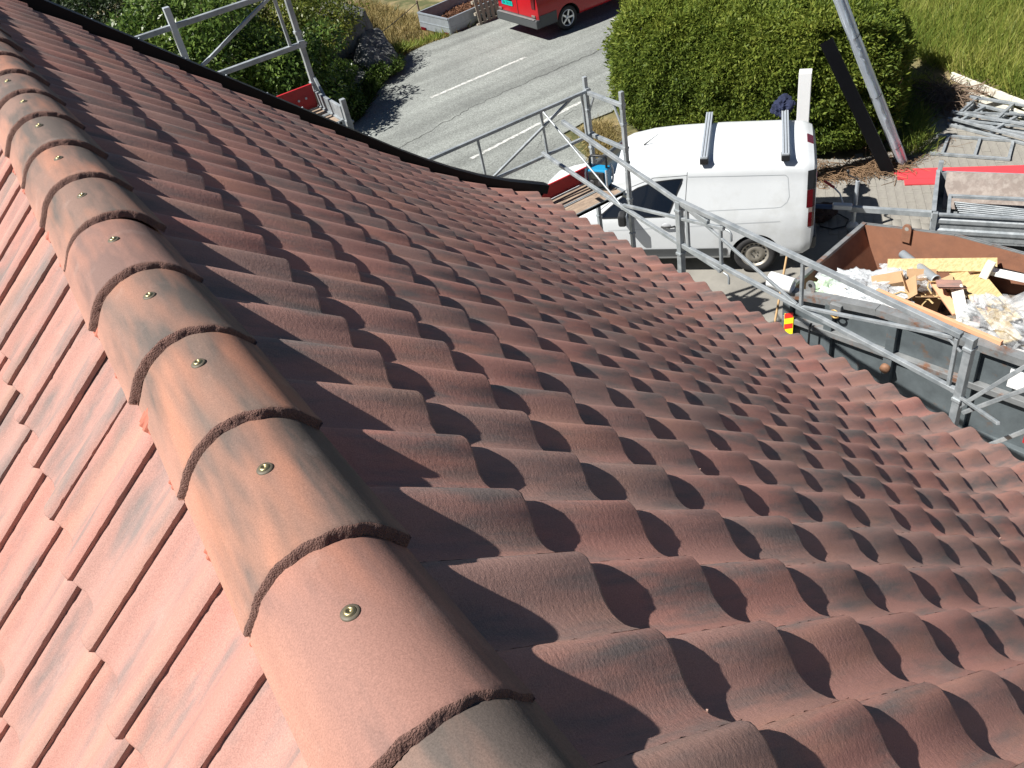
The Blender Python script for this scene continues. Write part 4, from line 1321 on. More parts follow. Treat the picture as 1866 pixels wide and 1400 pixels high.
# --- red van on the road, cut by the top of the picture
ST_R = [(-1.02, .40, .86, .70, 1.80, 1.87), (-.98, .36, .93, .74, 1.86, 1.94), (-.6, .32, .95, .76, 1.88, 1.97), (1.2, .30, .95, .76, 1.88, 1.98), (2.0, .30, .95, .74, 1.84, 1.94),
        (2.3, .30, .95, .72, 1.70, 1.82), (2.9, .30, .94, .74, 1.28, 1.38), (3.1, .30, .93, .76, 1.10, 1.18), (3.6, .34, .88, .72, .95, 1.02), (3.85, .42, .70, .55, .70, .74)]
rv = empty('red_van', (13.72, 20.42, 0), R(1.5), 'red van seen from behind on the road at the top edge', 'van')
body(ST_R, rv, M_VANRED, (2.3, 3.1), (0, 3.0), .385)
for u in (0, 3.0):
    for sgn in (1, -1):
        wheel(rv, u, sgn, True)
m = MB(); m.box((-1.01, 0, .46), (.16, 1.90, .23)); m.build('rear_bumper', M_GREYPL, rv, bevel=.035)
m = MB(); m.box((-1.055, 0, .582), (.10, 1.72, .02)); m.build('bumper_step', mat('scuffed bumper step', (.16, .16, .16), .6, 0, .3, 10), rv, bevel=.006)
for sgn in (1, -1):
    side_patch(ST_R, lambda u: (.36, .66), rv, 'bumper_corner', M_GREYPL, sgn, .012, 10, 4, -1.0, -.40)
    side_patch(ST_R, lambda u: (.70, .86), rv, 'side_cladding', M_GREYPL, sgn, .010, 10, 4, .42, 2.55)
    m = MB(); m.box((-1.025, sgn * .80, 1.05), (.03, .15, .42)); m.build('tail_lamp', M_LAMPRED, rv, bevel=.02)
    m = MB(); m.box((-1.035, sgn * .78, .655), (.03, .16, .06)); m.build('rear_reflector', M_LAMPWHITE, rv, bevel=.01)
m = MB(); m.bar((-1.028, -.06, .60), (-1.028, -.06, 1.80), .012, .006, up=(0, 1, 0)); m.build('rear_door_seam', M_SEAM, rv)
m = MB(); m.bar((-1.028, -.86, .61), (-1.028, .86, .61), .012, .006); m.build('rear_door_edge', M_SEAM, rv)
M_PLATE = mat('green number plate', (.0, .42, .36), .4)
m = MB(); m.box((-1.034, .42, .84), (.008, .52, .115)); pltn = m.build('number_plate', M_PLATE, rv)
m = MB(); m.box((-1.040, .66, .84), (.004, .035, .105)); m.build('plate_band', mat('plate blue band', (.02, .10, .45), .4), pltn)
m = MB(); m.box((-1.04, .40, .95), (.03, .42, .045)); m.build('plate_light_bar', M_BLACK, rv, bevel=.01)
tcu = bpy.data.curves.new('plate_text', 'FONT'); tcu.body = 'BR 76310'; tcu.size = .105; tcu.align_x = 'CENTER'; tcu.align_y = 'CENTER'; tcu.extrude = .001
to = bpy.data.objects.new('plate_text_src', tcu); COL.objects.link(to)
dg = bpy.context.evaluated_depsgraph_get(); tm = bpy.data.meshes.new_from_object(to.evaluated_get(dg)); bpy.data.objects.remove(to, do_unlink=True)
tm.materials.clear(); tm.materials.append(M_BLACK)
tobj = link('plate_characters', tm, pltn); tobj.matrix_basis = Matrix.Translation((-1.0395, .40, .84)) @ Matrix(((0, 0, -1, 0), (-1, 0, 0, 0), (0, 1, 0, 0), (0, 0, 0, 1)))

# --- box trailer with scaffold parts, right edge
TA = math.atan2(-.835, .55)
tr = empty('box_trailer', (10.34, 5.97, 0), TA, 'galvanised box trailer loaded with scaffold parts behind the skip', 'trailer')
TL, TW, TB, TT = 3.0, 1.27, .42, .86
m = MB(); m.box((TL / 2, TW / 2, TB), (TL, TW, .04)); m.build('floor', M_GREYPLY if False else M_STEEL, tr)
def ribbed(parent, p0, p1, z0, z1, inward, name):
    # side wall with pressed horizontal ribs
    prof = [(0, z0), (0, z0 + .10), (.022, z0 + .125), (.022, z0 + .175), (0, z0 + .20), (0, z0 + .27), (.022, z0 + .295), (.022, z0 + .345), (0, z0 + .37), (0, z1 - .03), (.03, z1 - .03), (.03, z1), (-.025, z1), (-.025, z0)]
    a = Vector(p0); b = Vector(p1); nrm = Vector(inward) * -1
    rows = [[(q.x + nrm.x * p[0], q.y + nrm.y * p[0], p[1]) for p in prof] for q in (a, b)]
    mm = MB(); mm.grid(rows, smooth=False)
    return mm.build(name, M_STEEL, parent)
ribbed(tr, (.03, 0, 0), (TL, 0, 0), TB, TT, (0, 1), 'side_wall'); ribbed(tr, (TL, TW, 0), (.03, TW, 0), TB, TT, (0, -1), 'side_wall')
ribbed(tr, (0, TW, 0), (0, 0, 0), TB, TT + .03, (1, 0), 'front_wall'); ribbed(tr, (TL, 0, 0), (TL, TW, 0), TB, TT, (-1, 0), 'tailgate')
for y in (-.01, TW + .01):
    for x in (.02, TL - .02):
        m = MB(); m.bar((x, y, TB - .1), (x, y, TT + (.17 if x < 1 and y > 1 else .02)), .07, .07, up=(0, 1, 0)); m.build('corner_post', M_STEEL, tr, bevel=.004)
m = MB(); m.bar((0, TW / 2 - .03, .50), (-1.22, TW / 2 + .0, .50), .07, .09); m.build('drawbar', M_STEEL, tr, bevel=.006)
m = MB(); m.box((-1.30, TW / 2, .53), (.30, .09, .10)); m.build('coupling', M_ALU, tr, bevel=.02)
m = MB(); m.box((-1.62, TW / 2 + .02, .50), (.34, .07, .06)); m.build('coupling_head', mat('dark blue coupling', (.03, .07, .16), .5), tr, bevel=.015)
m = MB(); m.tube([(-1.12, TW / 2 + .12, .12), (-1.12, TW / 2 + .12, .92)], .03, 12); m.lathe([(.0, -.03), (.09, -.03), (.10, 0), (.09, .03), (0, .03)], 16, Matrix.Translation((-1.12, TW / 2 + .12, .10)) @ Matrix.Rotation(R(90), 4, 'X'))
jw = m.build('jockey_wheel', M_ALU, tr)
m = MB(); m.tube([(-1.12, TW / 2 + .12, .92), (-1.12, TW / 2 + .12, .95), (-1.26, TW / 2 + .20, .97), (-1.28, TW / 2 + .21, 1.02)], .012, 8); m.lathe([(0, .05), (.02, .045), (.026, .02), (.02, -.005), (0, -.008)], 12, Matrix.Translation((-1.28, TW / 2 + .21, 1.01)))
m.build('crank', M_BLACK, jw)
m = MB(); m.tube([(-1.30, TW / 2 + .03, .58), (-1.36, TW / 2 + .06, .72), (-1.46, TW / 2 + .10, .80)], .013, 8); br = m.build('brake_lever', M_ALU, tr)
m = MB(); m.tube([(-1.45, TW / 2 + .10, .795), (-1.62, TW / 2 + .17, .87)], .02, 8); m.build('lever_grip', mat('red rubber grip', (.55, .05, .04), .5), br)
for y in (-.16, TW + .16):
    M = Matrix.Translation((1.75, y, .30)) @ Matrix.Rotation(R(90), 4, 'X')
    m = MB(); m.lathe([(.16, -.08), (.27, -.085), (.30, -.05), (.30, .05), (.27, .085), (.16, .08), (0, .05)], 32, M); m.build('wheel', M_RUBBER, tr)
    m = MB(); pts = [(1.75 + .38 * math.cos(a), y, .34 + .34 * math.sin(a)) for a in np.linspace(0, math.pi, 13)]
    m.grid([[(p[0], p[1] - .12, p[2]) for p in pts], [(p[0], p[1] + .12, p[2]) for p in pts]]); m.build('mudguard', M_BLACK, tr)
def TRW(x, y, z):
    return Vector((10.34 + x * math.cos(TA) - y * math.sin(TA), 5.97 + x * math.sin(TA) + y * math.cos(TA), z))
ps = MB(); ps.add([TRW(.12, 1.225, .885), TRW(2.9, 1.225, .885), TRW(2.9, 1.24, .87), TRW(.12, 1.24, .87), TRW(.12, .78, .50), TRW(2.9, .78, .50), TRW(2.9, .80, .48), TRW(.12, .80, .48)],
       [(0, 1, 5, 4), (3, 7, 6, 2), (0, 3, 2, 1), (4, 5, 6, 7), (0, 4, 7, 3), (1, 2, 6, 5)])
tag(ps.build('plywood_sheet', M_GREYPLY), 'grey-brown plywood sheet leaning inside the box trailer', 'plywood')
def frame_obj(name, label, cat, Lx, Wy, rungs, M, r=.024, group=None, ends=True, material=None):
    root = empty(name, M.translation, 0, label, cat, group); root.rotation_euler = M.to_euler()
    mt = material or M_STEEL
    for y in (0, Wy):
        q = MB(); q.bar((-.10 if ends else 0, y, 0), (Lx, y, 0), r * 2, r * 2); q.build('side_tube', mt, root, bevel=.005)
    for x in rungs:
        q = MB(); q.bar((x, r, 0), (x, Wy - r, 0), r * 2, r * 1.9); q.build('rung', mt, root, bevel=.005)
    return root
Mt = Matrix.Translation(TRW(.18, .08, .74)) @ Matrix.Rotation(TA, 4, 'Z')
frame_obj('ladder_frame', 'long grey scaffold frame lying on top in the box trailer', 'scaffold frame', 2.7, .66, (.02, 2.68), Mt, .024, None, False)
r_ = random.Random(12)
for k in range(11):
    y0 = .24 + .05 * k; y1 = .10 + .035 * k
    m = MB(); m.tube([TRW(.27 + .03 * k * .5, .68 - .05 * k, .675 - .006 * k), TRW(2.85, .36 - .03 * k + r_.gauss(0, .006), .67 - .006 * k)], .012, 8)
    tag(m.build('thin_tube', M_STEEL), 'thin grey tube in the slanting bundle inside the box trailer', 'tube', 'thin tubes in the box trailer')
for k in range(5):
    m = MB(); m.tube([TRW(.5, .74 - .05 * k, .56 + .01 * (k % 2)), TRW(2.85, .72 - .05 * k, .56 + .01 * (k % 2))], .022, 8)
    tag(m.build('scaffold_tube', M_STEEL), 'thicker grey tube lying lengthways under the slanting bundle in the trailer', 'tube', 'thick tubes in the box trailer')

# --- small open trailer with bark across the road
SA = R(7)
M_SIDES = mat('weathered galvanised sheet', (.36, .40, .44), .5, .5, .18, 8)
st_ = empty('open_trailer', (11.66, 22.50, -.45), SA, 'small grey open trailer filled with brown bark across the road', 'trailer')
SL, SW, SB, STp = 2.6, 1.5, .42, .87
for p, q, nm in (((0, 0), (SL, 0), 'side_wall'), ((SL, SW), (0, SW), 'side_wall'), ((0, SW), (0, 0), 'tailgate'), ((SL, 0), (SL, SW), 'front_wall')):
    m = MB(); a = Vector((p[0], p[1], 0)); b = Vector((q[0], q[1], 0))
    m.bar(a + Vector((0, 0, (SB + STp) / 2)), b + Vector((0, 0, (SB + STp) / 2)), .03, STp - SB); m.bar(a + Vector((0, 0, STp)), b + Vector((0, 0, STp)), .055, .04); m.bar(a + Vector((0, 0, SB + .2)), b + Vector((0, 0, SB + .2)), .045, .03)
    m.build(nm, M_SIDES, st_)
m = MB(); m.box((SL / 2, SW / 2, SB), (SL, SW, .03)); m.build('floor', M_SIDES, st_)
for y in (.18, SW - .18):
    m = MB(); m.box((-.035, y, SB + .02), (.03, .24, .09)); m.build('tail_lamp', M_LAMPRED, st_, bevel=.01)
for y in (-.12, SW + .12):
    m = MB(); m.lathe([(.0, -.06), (.24, -.07), (.28, -.04), (.28, .04), (.24, .07), (0, .06)], 24, Matrix.Translation((1.4, y, .28)) @ Matrix.Rotation(R(90), 4, 'X')); m.build('wheel', M_RUBBER, st_)
m = MB(); m.bar((SL, SW / 2, .45), (SL + 1.2, SW / 2, .42), .07, .08); m.build('drawbar', M_SIDES, st_)
rg = np.random.default_rng(5); n = 5200
P = np.stack([rg.uniform(.06, SL - .06, n), rg.uniform(.05, SW - .05, n), np.zeros(n)], 1)
P[:, 2] = SB + .12 + .16 * np.exp(-((P[:, 0] - 1.5) / 1.0) ** 2) - .10 * np.clip(P[:, 1] - .95, 0, 1) * 2 + rg.uniform(-.06, .03, n)
V, F = leaf_cards(P, rg.normal(0, 1, (n, 3)) * np.array([1, 1, .35]), rg.normal(0, .5, (n, 3)) + np.array([0, 0, 1]), rg.uniform(.05, .11, n), rg.uniform(.02, .05, n))
o = link('bark_chips', np_mesh('bark_chips', V, F, leaf_mat('bark chip', [(.06, .028, .016), (.13, .062, .035), (.22, .12, .07)], .0, .85, 2, .2)))
o.matrix_world = world_of(st_); tag(o, 'heap of brown bark chips filling the small trailer', 'bark', kind='stuff')
m = MB()
pal = empty('timber_pallet', (12.55, 22.32, -.04), R(8), 'weathered timber pallet leaning on the side of the small trailer', 'pallet')
for k in range(7):
    m = MB(); m.box((.17 * k + .06, 0, .36), (.10, .02, .78)); m.build('slat', mat('grey timber', (.30, .27, .22), .9, 0, .2, 12) if k == 0 else bpy.data.materials['grey timber'], pal)
for z in (.05, .36, .68):
    m = MB(); m.box((.57, .06, z), (1.2, .09, .08)); m.build('bearer', bpy.data.materials['grey timber'], pal)
pal.rotation_euler = (R(-8), 0, R(6))
# ------------------------------------------------------------------ skip and rubbish
SK = math.atan2(-.985, .173)
skp = empty('skip', (7.08, 5.75, 0), SK, 'dark grey steel skip with rusty inside full of building waste', 'skip')
def SKW(x, y, z): return Vector((7.08 + x * math.cos(SK) - y * math.sin(SK), 5.75 + x * math.sin(SK) + y * math.cos(SK), z))
M_SKOUT = mat('scratched slate grey steel', (.105, .125, .135), .5, .15, .3, 4, .12, 20, color2=(.17, .095, .055), c2scale=3.2, c2lo=.60, c2hi=.72)
M_SKRIM = mat('scraped grey rail', (.20, .21, .215), .5, .2, .3, 6, .1, 30, color2=(.20, .10, .06), c2scale=4.5, c2lo=.52, c2hi=.66)
M_SKIN = mat('rusty skip inside', (.27, .125, .075), .75, .1, .22, 2.2, .15, 25, color2=(.19, .095, .065), c2scale=2.0, c2lo=.45, c2hi=.68)
SKL, SKWd = 5.2, 1.87
def rim(x): return 1.30 + .20 * min(1, max(0, x / 1.13))
xs_ = [0, .6, 1.2, 2.2, 3.2, 4.2, SKL]
floor_z = .22
for side, y0, yi in (('near', 0, .05), ('far', SKWd, SKWd - .05)):
    m = MB()
    m.grid([[(x, y0, floor_z if x > .5 else floor_z + .1) for x in xs_], [(x, y0, rim(x)) for x in xs_]], 0, False)
    m.grid([[(x, yi, floor_z) for x in xs_], [(x, yi, rim(x)) for x in xs_]], 1, False)
    m.build('side_wall', [M_SKOUT, M_SKIN], skp)
    m = MB(); s = -1 if side == 'near' else 1
    for a, b in zip(xs_, xs_[1:]):
        m.bar((a, y0 + s * .01, rim(a) - .04), (b, y0 + s * .01, rim(b) - .04), .13 if side == 'near' else .05, .09 if side == 'near' else .06)
    m.build('top_rail', M_SKRIM, skp)
    m = MB(); m.bar((0, y0 + s * .045, .90), (SKL, y0 + s * .045, .98), .09, .08); m.build('mid_rail', M_SKRIM, skp, bevel=.006)
    m = MB(); m.bar((0, y0 + s * .04, floor_z), (SKL, y0 + s * .04, floor_z), .08, .12); m.build('bottom_rail', M_SKOUT, skp, bevel=.006)
    for x in (.04, .62, 1.42, 2.35, 3.3, 4.25, 5.1):
        m = MB(); m.bar((x, y0 + s * .038, floor_z), (x, y0 + s * .038, rim(x) - .07), .11, .075, up=(0, 1, 0)); m.build('rib', M_SKOUT, skp, bevel=.006)
for k, (xt, xb, nm) in enumerate(((0, .50, 'end_wall'), (SKL, SKL - .35, 'end_wall'))):
    d = -.04 if k == 0 else .04
    m = MB()
    m.grid([[(xt, .05, rim(xt)), (xt, SKWd - .05, rim(xt))], [(xb, .05, floor_z), (xb, SKWd - .05, floor_z)]], 1, False)
    m.grid([[(xt + d, 0, rim(xt)), (xt + d, SKWd, rim(xt))], [(xb + d, 0, floor_z), (xb + d, SKWd, floor_z)]], 0, False)
    m.build(nm, [M_SKOUT, M_SKIN], skp)
    m = MB(); m.bar((xt, 0, rim(xt) - .01), (xt, SKWd, rim(xt) - .01), .06, .05); m.build('end_rail', M_SKRIM, skp, bevel=.006)
m = MB(); m.box((SKL / 2, SKWd / 2, floor_z - .03), (SKL - .3, SKWd - .02, .06)); m.build('floor', M_SKIN, skp)
for y in (.35, SKWd - .35):
    m = MB(); m.bar((.3, y, .10), (SKL - .1, y, .10), .12, .18); m.build('skid', M_SKOUT, skp)
M_RING = mat('worn brass coloured ring', (.42, .27, .10), .5, .6, .25, 20)
for x, y, s in ((.72, -.06, -1), (3.25, -.06, -1)):
    m = MB(); c = Vector((x, y - .04, rim(x) - .16)); m.tube([c + Vector((.055 * math.cos(a), -.01, .055 * math.sin(a))) for a in np.linspace(0, 2 * math.pi, 19)], .013, 7, cap=False); rn = m.build('lifting_ring', M_RING, skp)
    m = MB(); m.box((x, y - .01, rim(x) - .07), (.15, .09, .09)); m.build('ring_bracket', M_SKRIM, rn, bevel=.01)
for x, y in ((.62, SKWd - .075), (.30, .03)):
    m = MB(); poly = [(-.06, 0), (.06, 0), (.06, .20)] + [(.06 * math.cos(a), .20 + .06 * math.sin(a)) for a in np.linspace(.3, math.pi - .3, 7)] + [(-.06, .20)]
    m.prism(poly, -.012, .012, Matrix.Translation((x, y, rim(x) - (.17 if y > 1 else .1))) @ Matrix.Rotation(R(90), 4, 'X')); lg = m.build('lifting_lug', mat('rusty lug', (.26, .13, .08), .7, .2, .25, 9) if y > 1 else M_SKRIM, skp)
    m = MB(); m.lathe([(0, .0), (.028, .0)], 16, Matrix.Translation((x, y - .014, rim(x) + (.03 if y > 1 else .1))) @ Matrix.Rotation(R(90), 4, 'X')); m.build('lug_hole', mat('lug hole light', (.30, .29, .26), .9) if y > 1 else M_WELL, lg)
m = MB(); m.lathe([(0, .05), (.055, .05), (.06, .0)], 14, Matrix.Translation((1.42, -.085, .74)) @ Matrix.Rotation(R(90), 4, 'X')); m.build('pivot_bolt', mat('rusty bolt', (.23, .12, .07), .7, .3, .3, 20), skp)
hz = MB(); hz.box((.10, -.095, .84), (.13, .01, .30)); hm = hz.build('hazard_marker', mat('reflective yellow', (.85, .72, .02), .35), skp)
for k in range(2):
    m = MB(); z = .74 + .17 * k; m.add([(.04, -.102, z), (.16, -.102, z + .07), (.16, -.102, z + .15), (.04, -.102, z + .08)], [(0, 1, 2, 3)]); m.build('hazard_stripe', mat('reflective red', (.75, .03, .02), .35) if k == 0 else bpy.data.materials['reflective red'], hm)
m = MB(); m.tube([(.42, -.10, 1.0), (.42, -.14, .96), (.42, -.14, .62), (.42, -.10, .57)], .014, 7); m.build('grab_handle', M_BLACK, skp)
m = MB(); m.box((2.95, -.082, 1.23), (.42, .012, .24)); m.build('white_plate', M_WHITE, skp)

# rubbish mass below the pieces that can be told apart
rg = np.random.default_rng(8); rows = []
for i in range(40):
    x = .45 + (SKL - .8) * i / 39; row = []
    for j in range(18):
        y = .07 + (SKWd - .14) * j / 17
        row.append(SKW(x, y, .84 + .14 * math.sin(1.3 * x + 2 * y) * .5 + .12 * sm(.6, 2.2, x) + rg.uniform(-.05, .06)))
    rows.append(row)
m = MB(); m.grid(rows, smooth=False); tag(m.build('mixed_rubbish', mat('mixed rubbish', (.22, .18, .14), .95, 0, .5, 9, .8, 20, color2=(.06, .055, .05), c2scale=7)), 'mixed rubble and scraps at the bottom of the skip', 'rubbish', kind='stuff')

M_PINE = mat('fresh yellow pine', (.52, .40, .20), .7, 0, .16, 4, .1, 60, color2=(.42, .29, .13), c2scale=6, stretch=(1, 8, 8))
M_PINK = mat('peach painted batten', (.60, .33, .19), .75, 0, .1, 5)
M_CARD = mat('brown cardboard', (.40, .255, .14), .85, 0, .1, 6)
M_FOAM = mat('white foam', (.66, .64, .57), .8, 0, .06, 12, .1, 80)
M_GPIPE = mat('grey plastic pipe', (.33, .37, .40), .4, 0, .06, 8)
def board(name, label, cat, p0, p1, wd, th, tilt=0, material=None, group=None):
    p0 = Vector(p0); p1 = Vector(p1); d = (p1 - p0).normalized(); s = d.cross(Vector((0, 0, 1))).normalized(); u = s.cross(d)
    up = u * math.cos(tilt) + s * math.sin(tilt)
    m = MB(); m.bar(p0, p1, wd, th, up=up)
    return tag(m.build(name, material or M_PINE, bevel=.003), label, cat, group)
board('pine_board', 'wide yellow pine board lying across the top of the skip load', 'board', (8.317, 5.230, 1.273), (9.055, 4.246, 1.358), .18, .028, R(34))
board('pine_board', 'long pale yellow board running from under the pine board towards the plastic bag', 'board', (8.780, 4.577, 1.254), (7.910, 3.290, 1.339), .19, .025, R(12))
board('pine_board', 'pale yellow board at the right of the broken tiles in the skip', 'board', (8.913, 4.426, 1.226), (8.279, 3.526, 1.301), .17, .025, R(14))
board('peach_batten', 'long peach coloured batten along the near inside of the skip', 'batten', (7.550, 4.804, 1.481), (7.569, 3.242, 1.529), .045, .06, 0, M_PINK)
board('white_trim', 'long white plastic trim lying along the near skip rim', 'trim', (7.266, 5.391, 1.396), (8.10, 2.9, 1.15), .06, .02, 0, M_WHITE)
board('peach_plank', 'short peach plank beside the standing broken tile in the skip', 'plank', (8.468, 4.691, 1.235), (7.995, 4.028, 1.292), .10, .03, R(12), M_PINK)
board('foam_strip', 'long white foam strip in the middle of the skip', 'foam', (8.373, 4.312, 1.349), (7.834, 3.839, 1.349), .13, .05, R(15), M_FOAM)
m = MB(); m.box((0, 0, 0), (.20, .16, .12)); o = m.build('foam_block', M_FOAM, bevel=.02); o.location = (7.777, 3.716, 1.349); o.rotation_euler = (.1, .15, .5); tag(o, 'white foam block at the end of the foam strip', 'foam')
m = MB(); m.box((0, 0, 0), (.10, .10, .22)); o = m.build('foam_block', M_FOAM, bevel=.01); o.location = (8.875, 4.255, 1.368); o.rotation_euler = (.2, .1, .3); tag(o, 'small cream foam block near the right end of the pine board', 'foam')
board('white_profile', 'white window profile at the far right of the skip load', 'profile', (8.941, 4.236, 1.320), (9.197, 3.290, 1.349), .09, .06, 0, M_WHITE)
board('dark_profile', 'dark strip under the right end of the pine board', 'profile', (9.102, 4.501, 1.216), (9.273, 3.858, 1.254), .12, .03, 0, M_BLACK)
def pipe_obj(label, p0, p1, r):
    p0 = Vector(p0); p1 = Vector(p1); d = (p1 - p0)
    M = Matrix.Translation(p0) @ d.to_track_quat('Z', 'Y').to_matrix().to_4x4(); L = d.length
    m = MB(); m.lathe([(r * .88, 0), (r, 0), (r, L * .97), (r * 1.12, L * .972), (r * 1.12, L), (r * .92, L), (r * .9, L * .2)], 28, M)
    return tag(m.build('drain_pipe', M_GPIPE), label, 'pipe')
pipe_obj('grey plastic drain pipe sticking out under the pine board in the skip', (8.705, 5.297, 1.235), (8.402, 4.596, 1.301), .055)
def carton(label, loc, size, rot, open_=True):
    root = empty('cardboard_box', loc, 0, label, 'box', 'cardboard boxes in the skip'); root.rotation_euler = rot
    a, b, h = size
    for (c, s, nm) in (((0, -b / 2, h / 2), (a, .008, h), 'wall'), ((0, b / 2, h / 2), (a, .008, h), 'wall'), ((-a / 2, 0, h / 2), (.008, b, h), 'wall'), ((a / 2, 0, h / 2), (.008, b, h), 'wall'), ((0, 0, .004), (a, b, .008), 'bottom')):
        q = MB(); q.box(c, s); q.build(nm, M_CARD, root)
    for (p, ax, ang) in (((0, -b / 2, h), 'X', R(50)), ((0, b / 2, h), 'X', R(-60)), ((-a / 2, 0, h), 'Y', R(-40)), ((a / 2, 0, h), 'Y', R(55))):
        q = MB(); M = Matrix.Translation(p) @ Matrix.Rotation(ang, 4, ax)
        if ax == 'X': q.box((0, 0, b * .24), (a * .98, .006, b * .48), M)
        else: q.box((0, 0, a * .24), (.006, b * .98, a * .48), M)
        q.build('flap', M_CARD, root)
    return root
carton('tilted closed-looking brown cardboard box left of the open one in the skip', (8.042, 4.899, 1.008), (.38, .28, .22), (R(25), R(-18), R(-55)))
carton('open brown cardboard box in the middle of the skip', (8.269, 4.691, 0.970), (.36, .30, .26), (R(8), R(6), R(-40)))
def chunk(label, V_cut, loc, rot, mesh_i, sc=(1, 1, 1)):
    V, F = tile_vars[mesh_i]
    me = tile_meshes[mesh_i].copy()
    bm = bmesh.new(); bm.from_mesh(me)
    for (p, nrm) in V_cut:
        bmesh.ops.bisect_plane(bm, geom=bm.verts[:] + bm.edges[:] + bm.faces[:], plane_co=p, plane_no=nrm, clear_outer=True)
    bm.to_mesh(me); bm.free()
    o = link('broken_tile', me); o.location = loc; o.rotation_euler = rot; o.scale = sc
    return tag(o, label, 'tile', 'broken roof tiles in the skip')
chunk('whole-looking curved roof tile lying on the yellow boards in the skip', [((-.30, 0, 0), (-1, .2, 0))], (8.468, 4.331, 1.387), (R(-12), R(14), R(-35)), 0)
chunk('pink pointed broken tile standing upright against the cardboard box', [((-.22, 0, 0), (-1, .9, 0)), ((0, -.10, 0), (.3, -1, 0))], (7.834, 4.236, 1.178), (R(20), R(-62), R(-20)), 1, (1.1, 1.1, 1.1))
chunk('small broken tile piece right of the curved one', [((-.14, 0, 0), (-1, .3, 0)), ((0, -.12, 0), (.1, -1, 0))], (8.307, 4.028, 1.377), (R(10), R(5), R(40)), 2)
chunk('small red tile shard among splinters near the cardboard box', [((-.10, 0, 0), (-1, -.3, 0)), ((0, -.08, 0), (-.2, -1, 0))], (8.354, 4.558, 1.320), (R(-15), R(12), R(100)), 3)
chunk('flat red tile shard low at the right in the skip', [((-.08, 0, 0), (-1, 0, 0))], (8.061, 3.782, 1.339), (R(5), R(-8), R(-60)), 1)

def plastic_mat(name, tint, alpha):
    m = bpy.data.materials.new(name); m.use_nodes = True; t = m.node_tree; N = t.nodes; L = t.links; b = N['Principled BSDF']
    b.inputs['Base Color'].default_value = (*tint, 1); b.inputs['Roughness'].default_value = .18
    tr_ = N.new('ShaderNodeBsdfTransparent'); mx = N.new('ShaderNodeMixShader')
    tc = N.new('ShaderNodeTexCoord'); n = N.new('ShaderNodeTexNoise'); n.inputs['Scale'].default_value = 7; n.inputs['Detail'].default_value = 5
    r = N.new('ShaderNodeMapRange'); r.inputs[1].default_value = .35; r.inputs[2].default_value = .7; r.inputs[3].default_value = alpha - .2; r.inputs[4].default_value = alpha + .25
    L.new(tc.outputs['Object'], n.inputs[0]); L.new(n.outputs[0], r.inputs[0]); L.new(r.outputs[0], mx.inputs[0])
    L.new(tr_.outputs[0], mx.inputs[1]); L.new(b.outputs[0], mx.inputs[2]); L.new(mx.outputs[0], N['Material Output'].inputs[0])
    bp = N.new('ShaderNodeBump'); bp.inputs['Strength'].default_value = .8; bp.inputs['Distance'].default_value = .02
    n2 = N.new('ShaderNodeTexNoise'); n2.inputs['Scale'].default_value = 16; n2.inputs['Detail'].default_value = 4; n2.inputs['Distortion'].default_value = 1.2
    L.new(tc.outputs['Object'], n2.inputs[0]); L.new(n2.outputs[0], bp.inputs['Height']); L.new(bp.outputs[0], b.inputs['Normal'])
    return m
M_FILM = plastic_mat('clear plastic film', (.62, .65, .67), .36)
M_FILMW = plastic_mat('white plastic film', (.62, .66, .69), .6)
def crumple(name, label, cat, loc, size, seed, material, rough=.22, freq=2.2, sub=5, rot=0):
    bm = bmesh.new(); bmesh.ops.create_icosphere(bm, subdivisions=sub, radius=1)
    V = np.array([v.co for v in bm.verts])
    nz = np.abs(blob_noise(V, seed, 7, freq)) + .5 * np.abs(blob_noise(V, seed + 5, 7, freq * 2.6))
    V = V * (1 + rough * (nz - .5) * 1.6)[:, None] * np.array(size)
    for v, p in zip(bm.verts, V): v.co = Vector(p)
    me = bpy.data.meshes.new(name); bm.to_mesh(me); bm.free(); me.materials.append(material)
    o = link(name, me); o.location = loc; o.rotation_euler = (0, 0, rot)
    return tag(o, label, cat)
crumple('plastic_bag', 'clear plastic bag of offcuts at the right end of the skip', 'plastic bag', (8.061, 3.498, 1.368), (.38, .52, .24), 3, M_FILM, .3)
crumple('plastic_sheet', 'crumpled whitish plastic sheeting at the left of the skip load', 'plastic', (7.872, 5.230, 1.140), (.36, .55, .14), 5, M_FILMW, .35, rot=.3)
crumple('plastic_sheet', 'clear shrink film bunched beside the grey pipe in the skip', 'plastic', (8.383, 4.975, 1.178), (.18, .30, .10), 9, M_FILM, .35)
crumple('plastic_sheet', 'white crinkled film along the near wall of the skip', 'plastic', (7.502, 4.852, 1.311), (.12, .40, .09), 12, M_FILMW, .35)
crumple('packaging_bag', 'pale green and white packaging in the left corner of the skip', 'packaging', (7.588, 5.562, 1.121), (.24, .20, .12), 15, plastic_mat('pale green film', (.55, .72, .52), .8), .3)
m = MB(); m.box((0, 0, 0), (.24, .02, .20)); o = m.build('foam_board', M_FOAM); o.location = (7.588, 5.353, 1.216); o.rotation_euler = (R(50), .1, R(20)); tag(o, 'grey-white foam board on the packaging in the skip', 'foam')

# wood splinters
tag(twigs(lambda r_: tuple(SKW(r_.uniform(1.0, 2.6), r_.uniform(.5, 1.4), 1.2 + r_.random() * .06)), 26, .008, .016, .12, .4, 44, .12).build('wood_splinters', M_PINE), 'splintered pieces of wood between the boards in the skip', 'wood', kind='stuff')

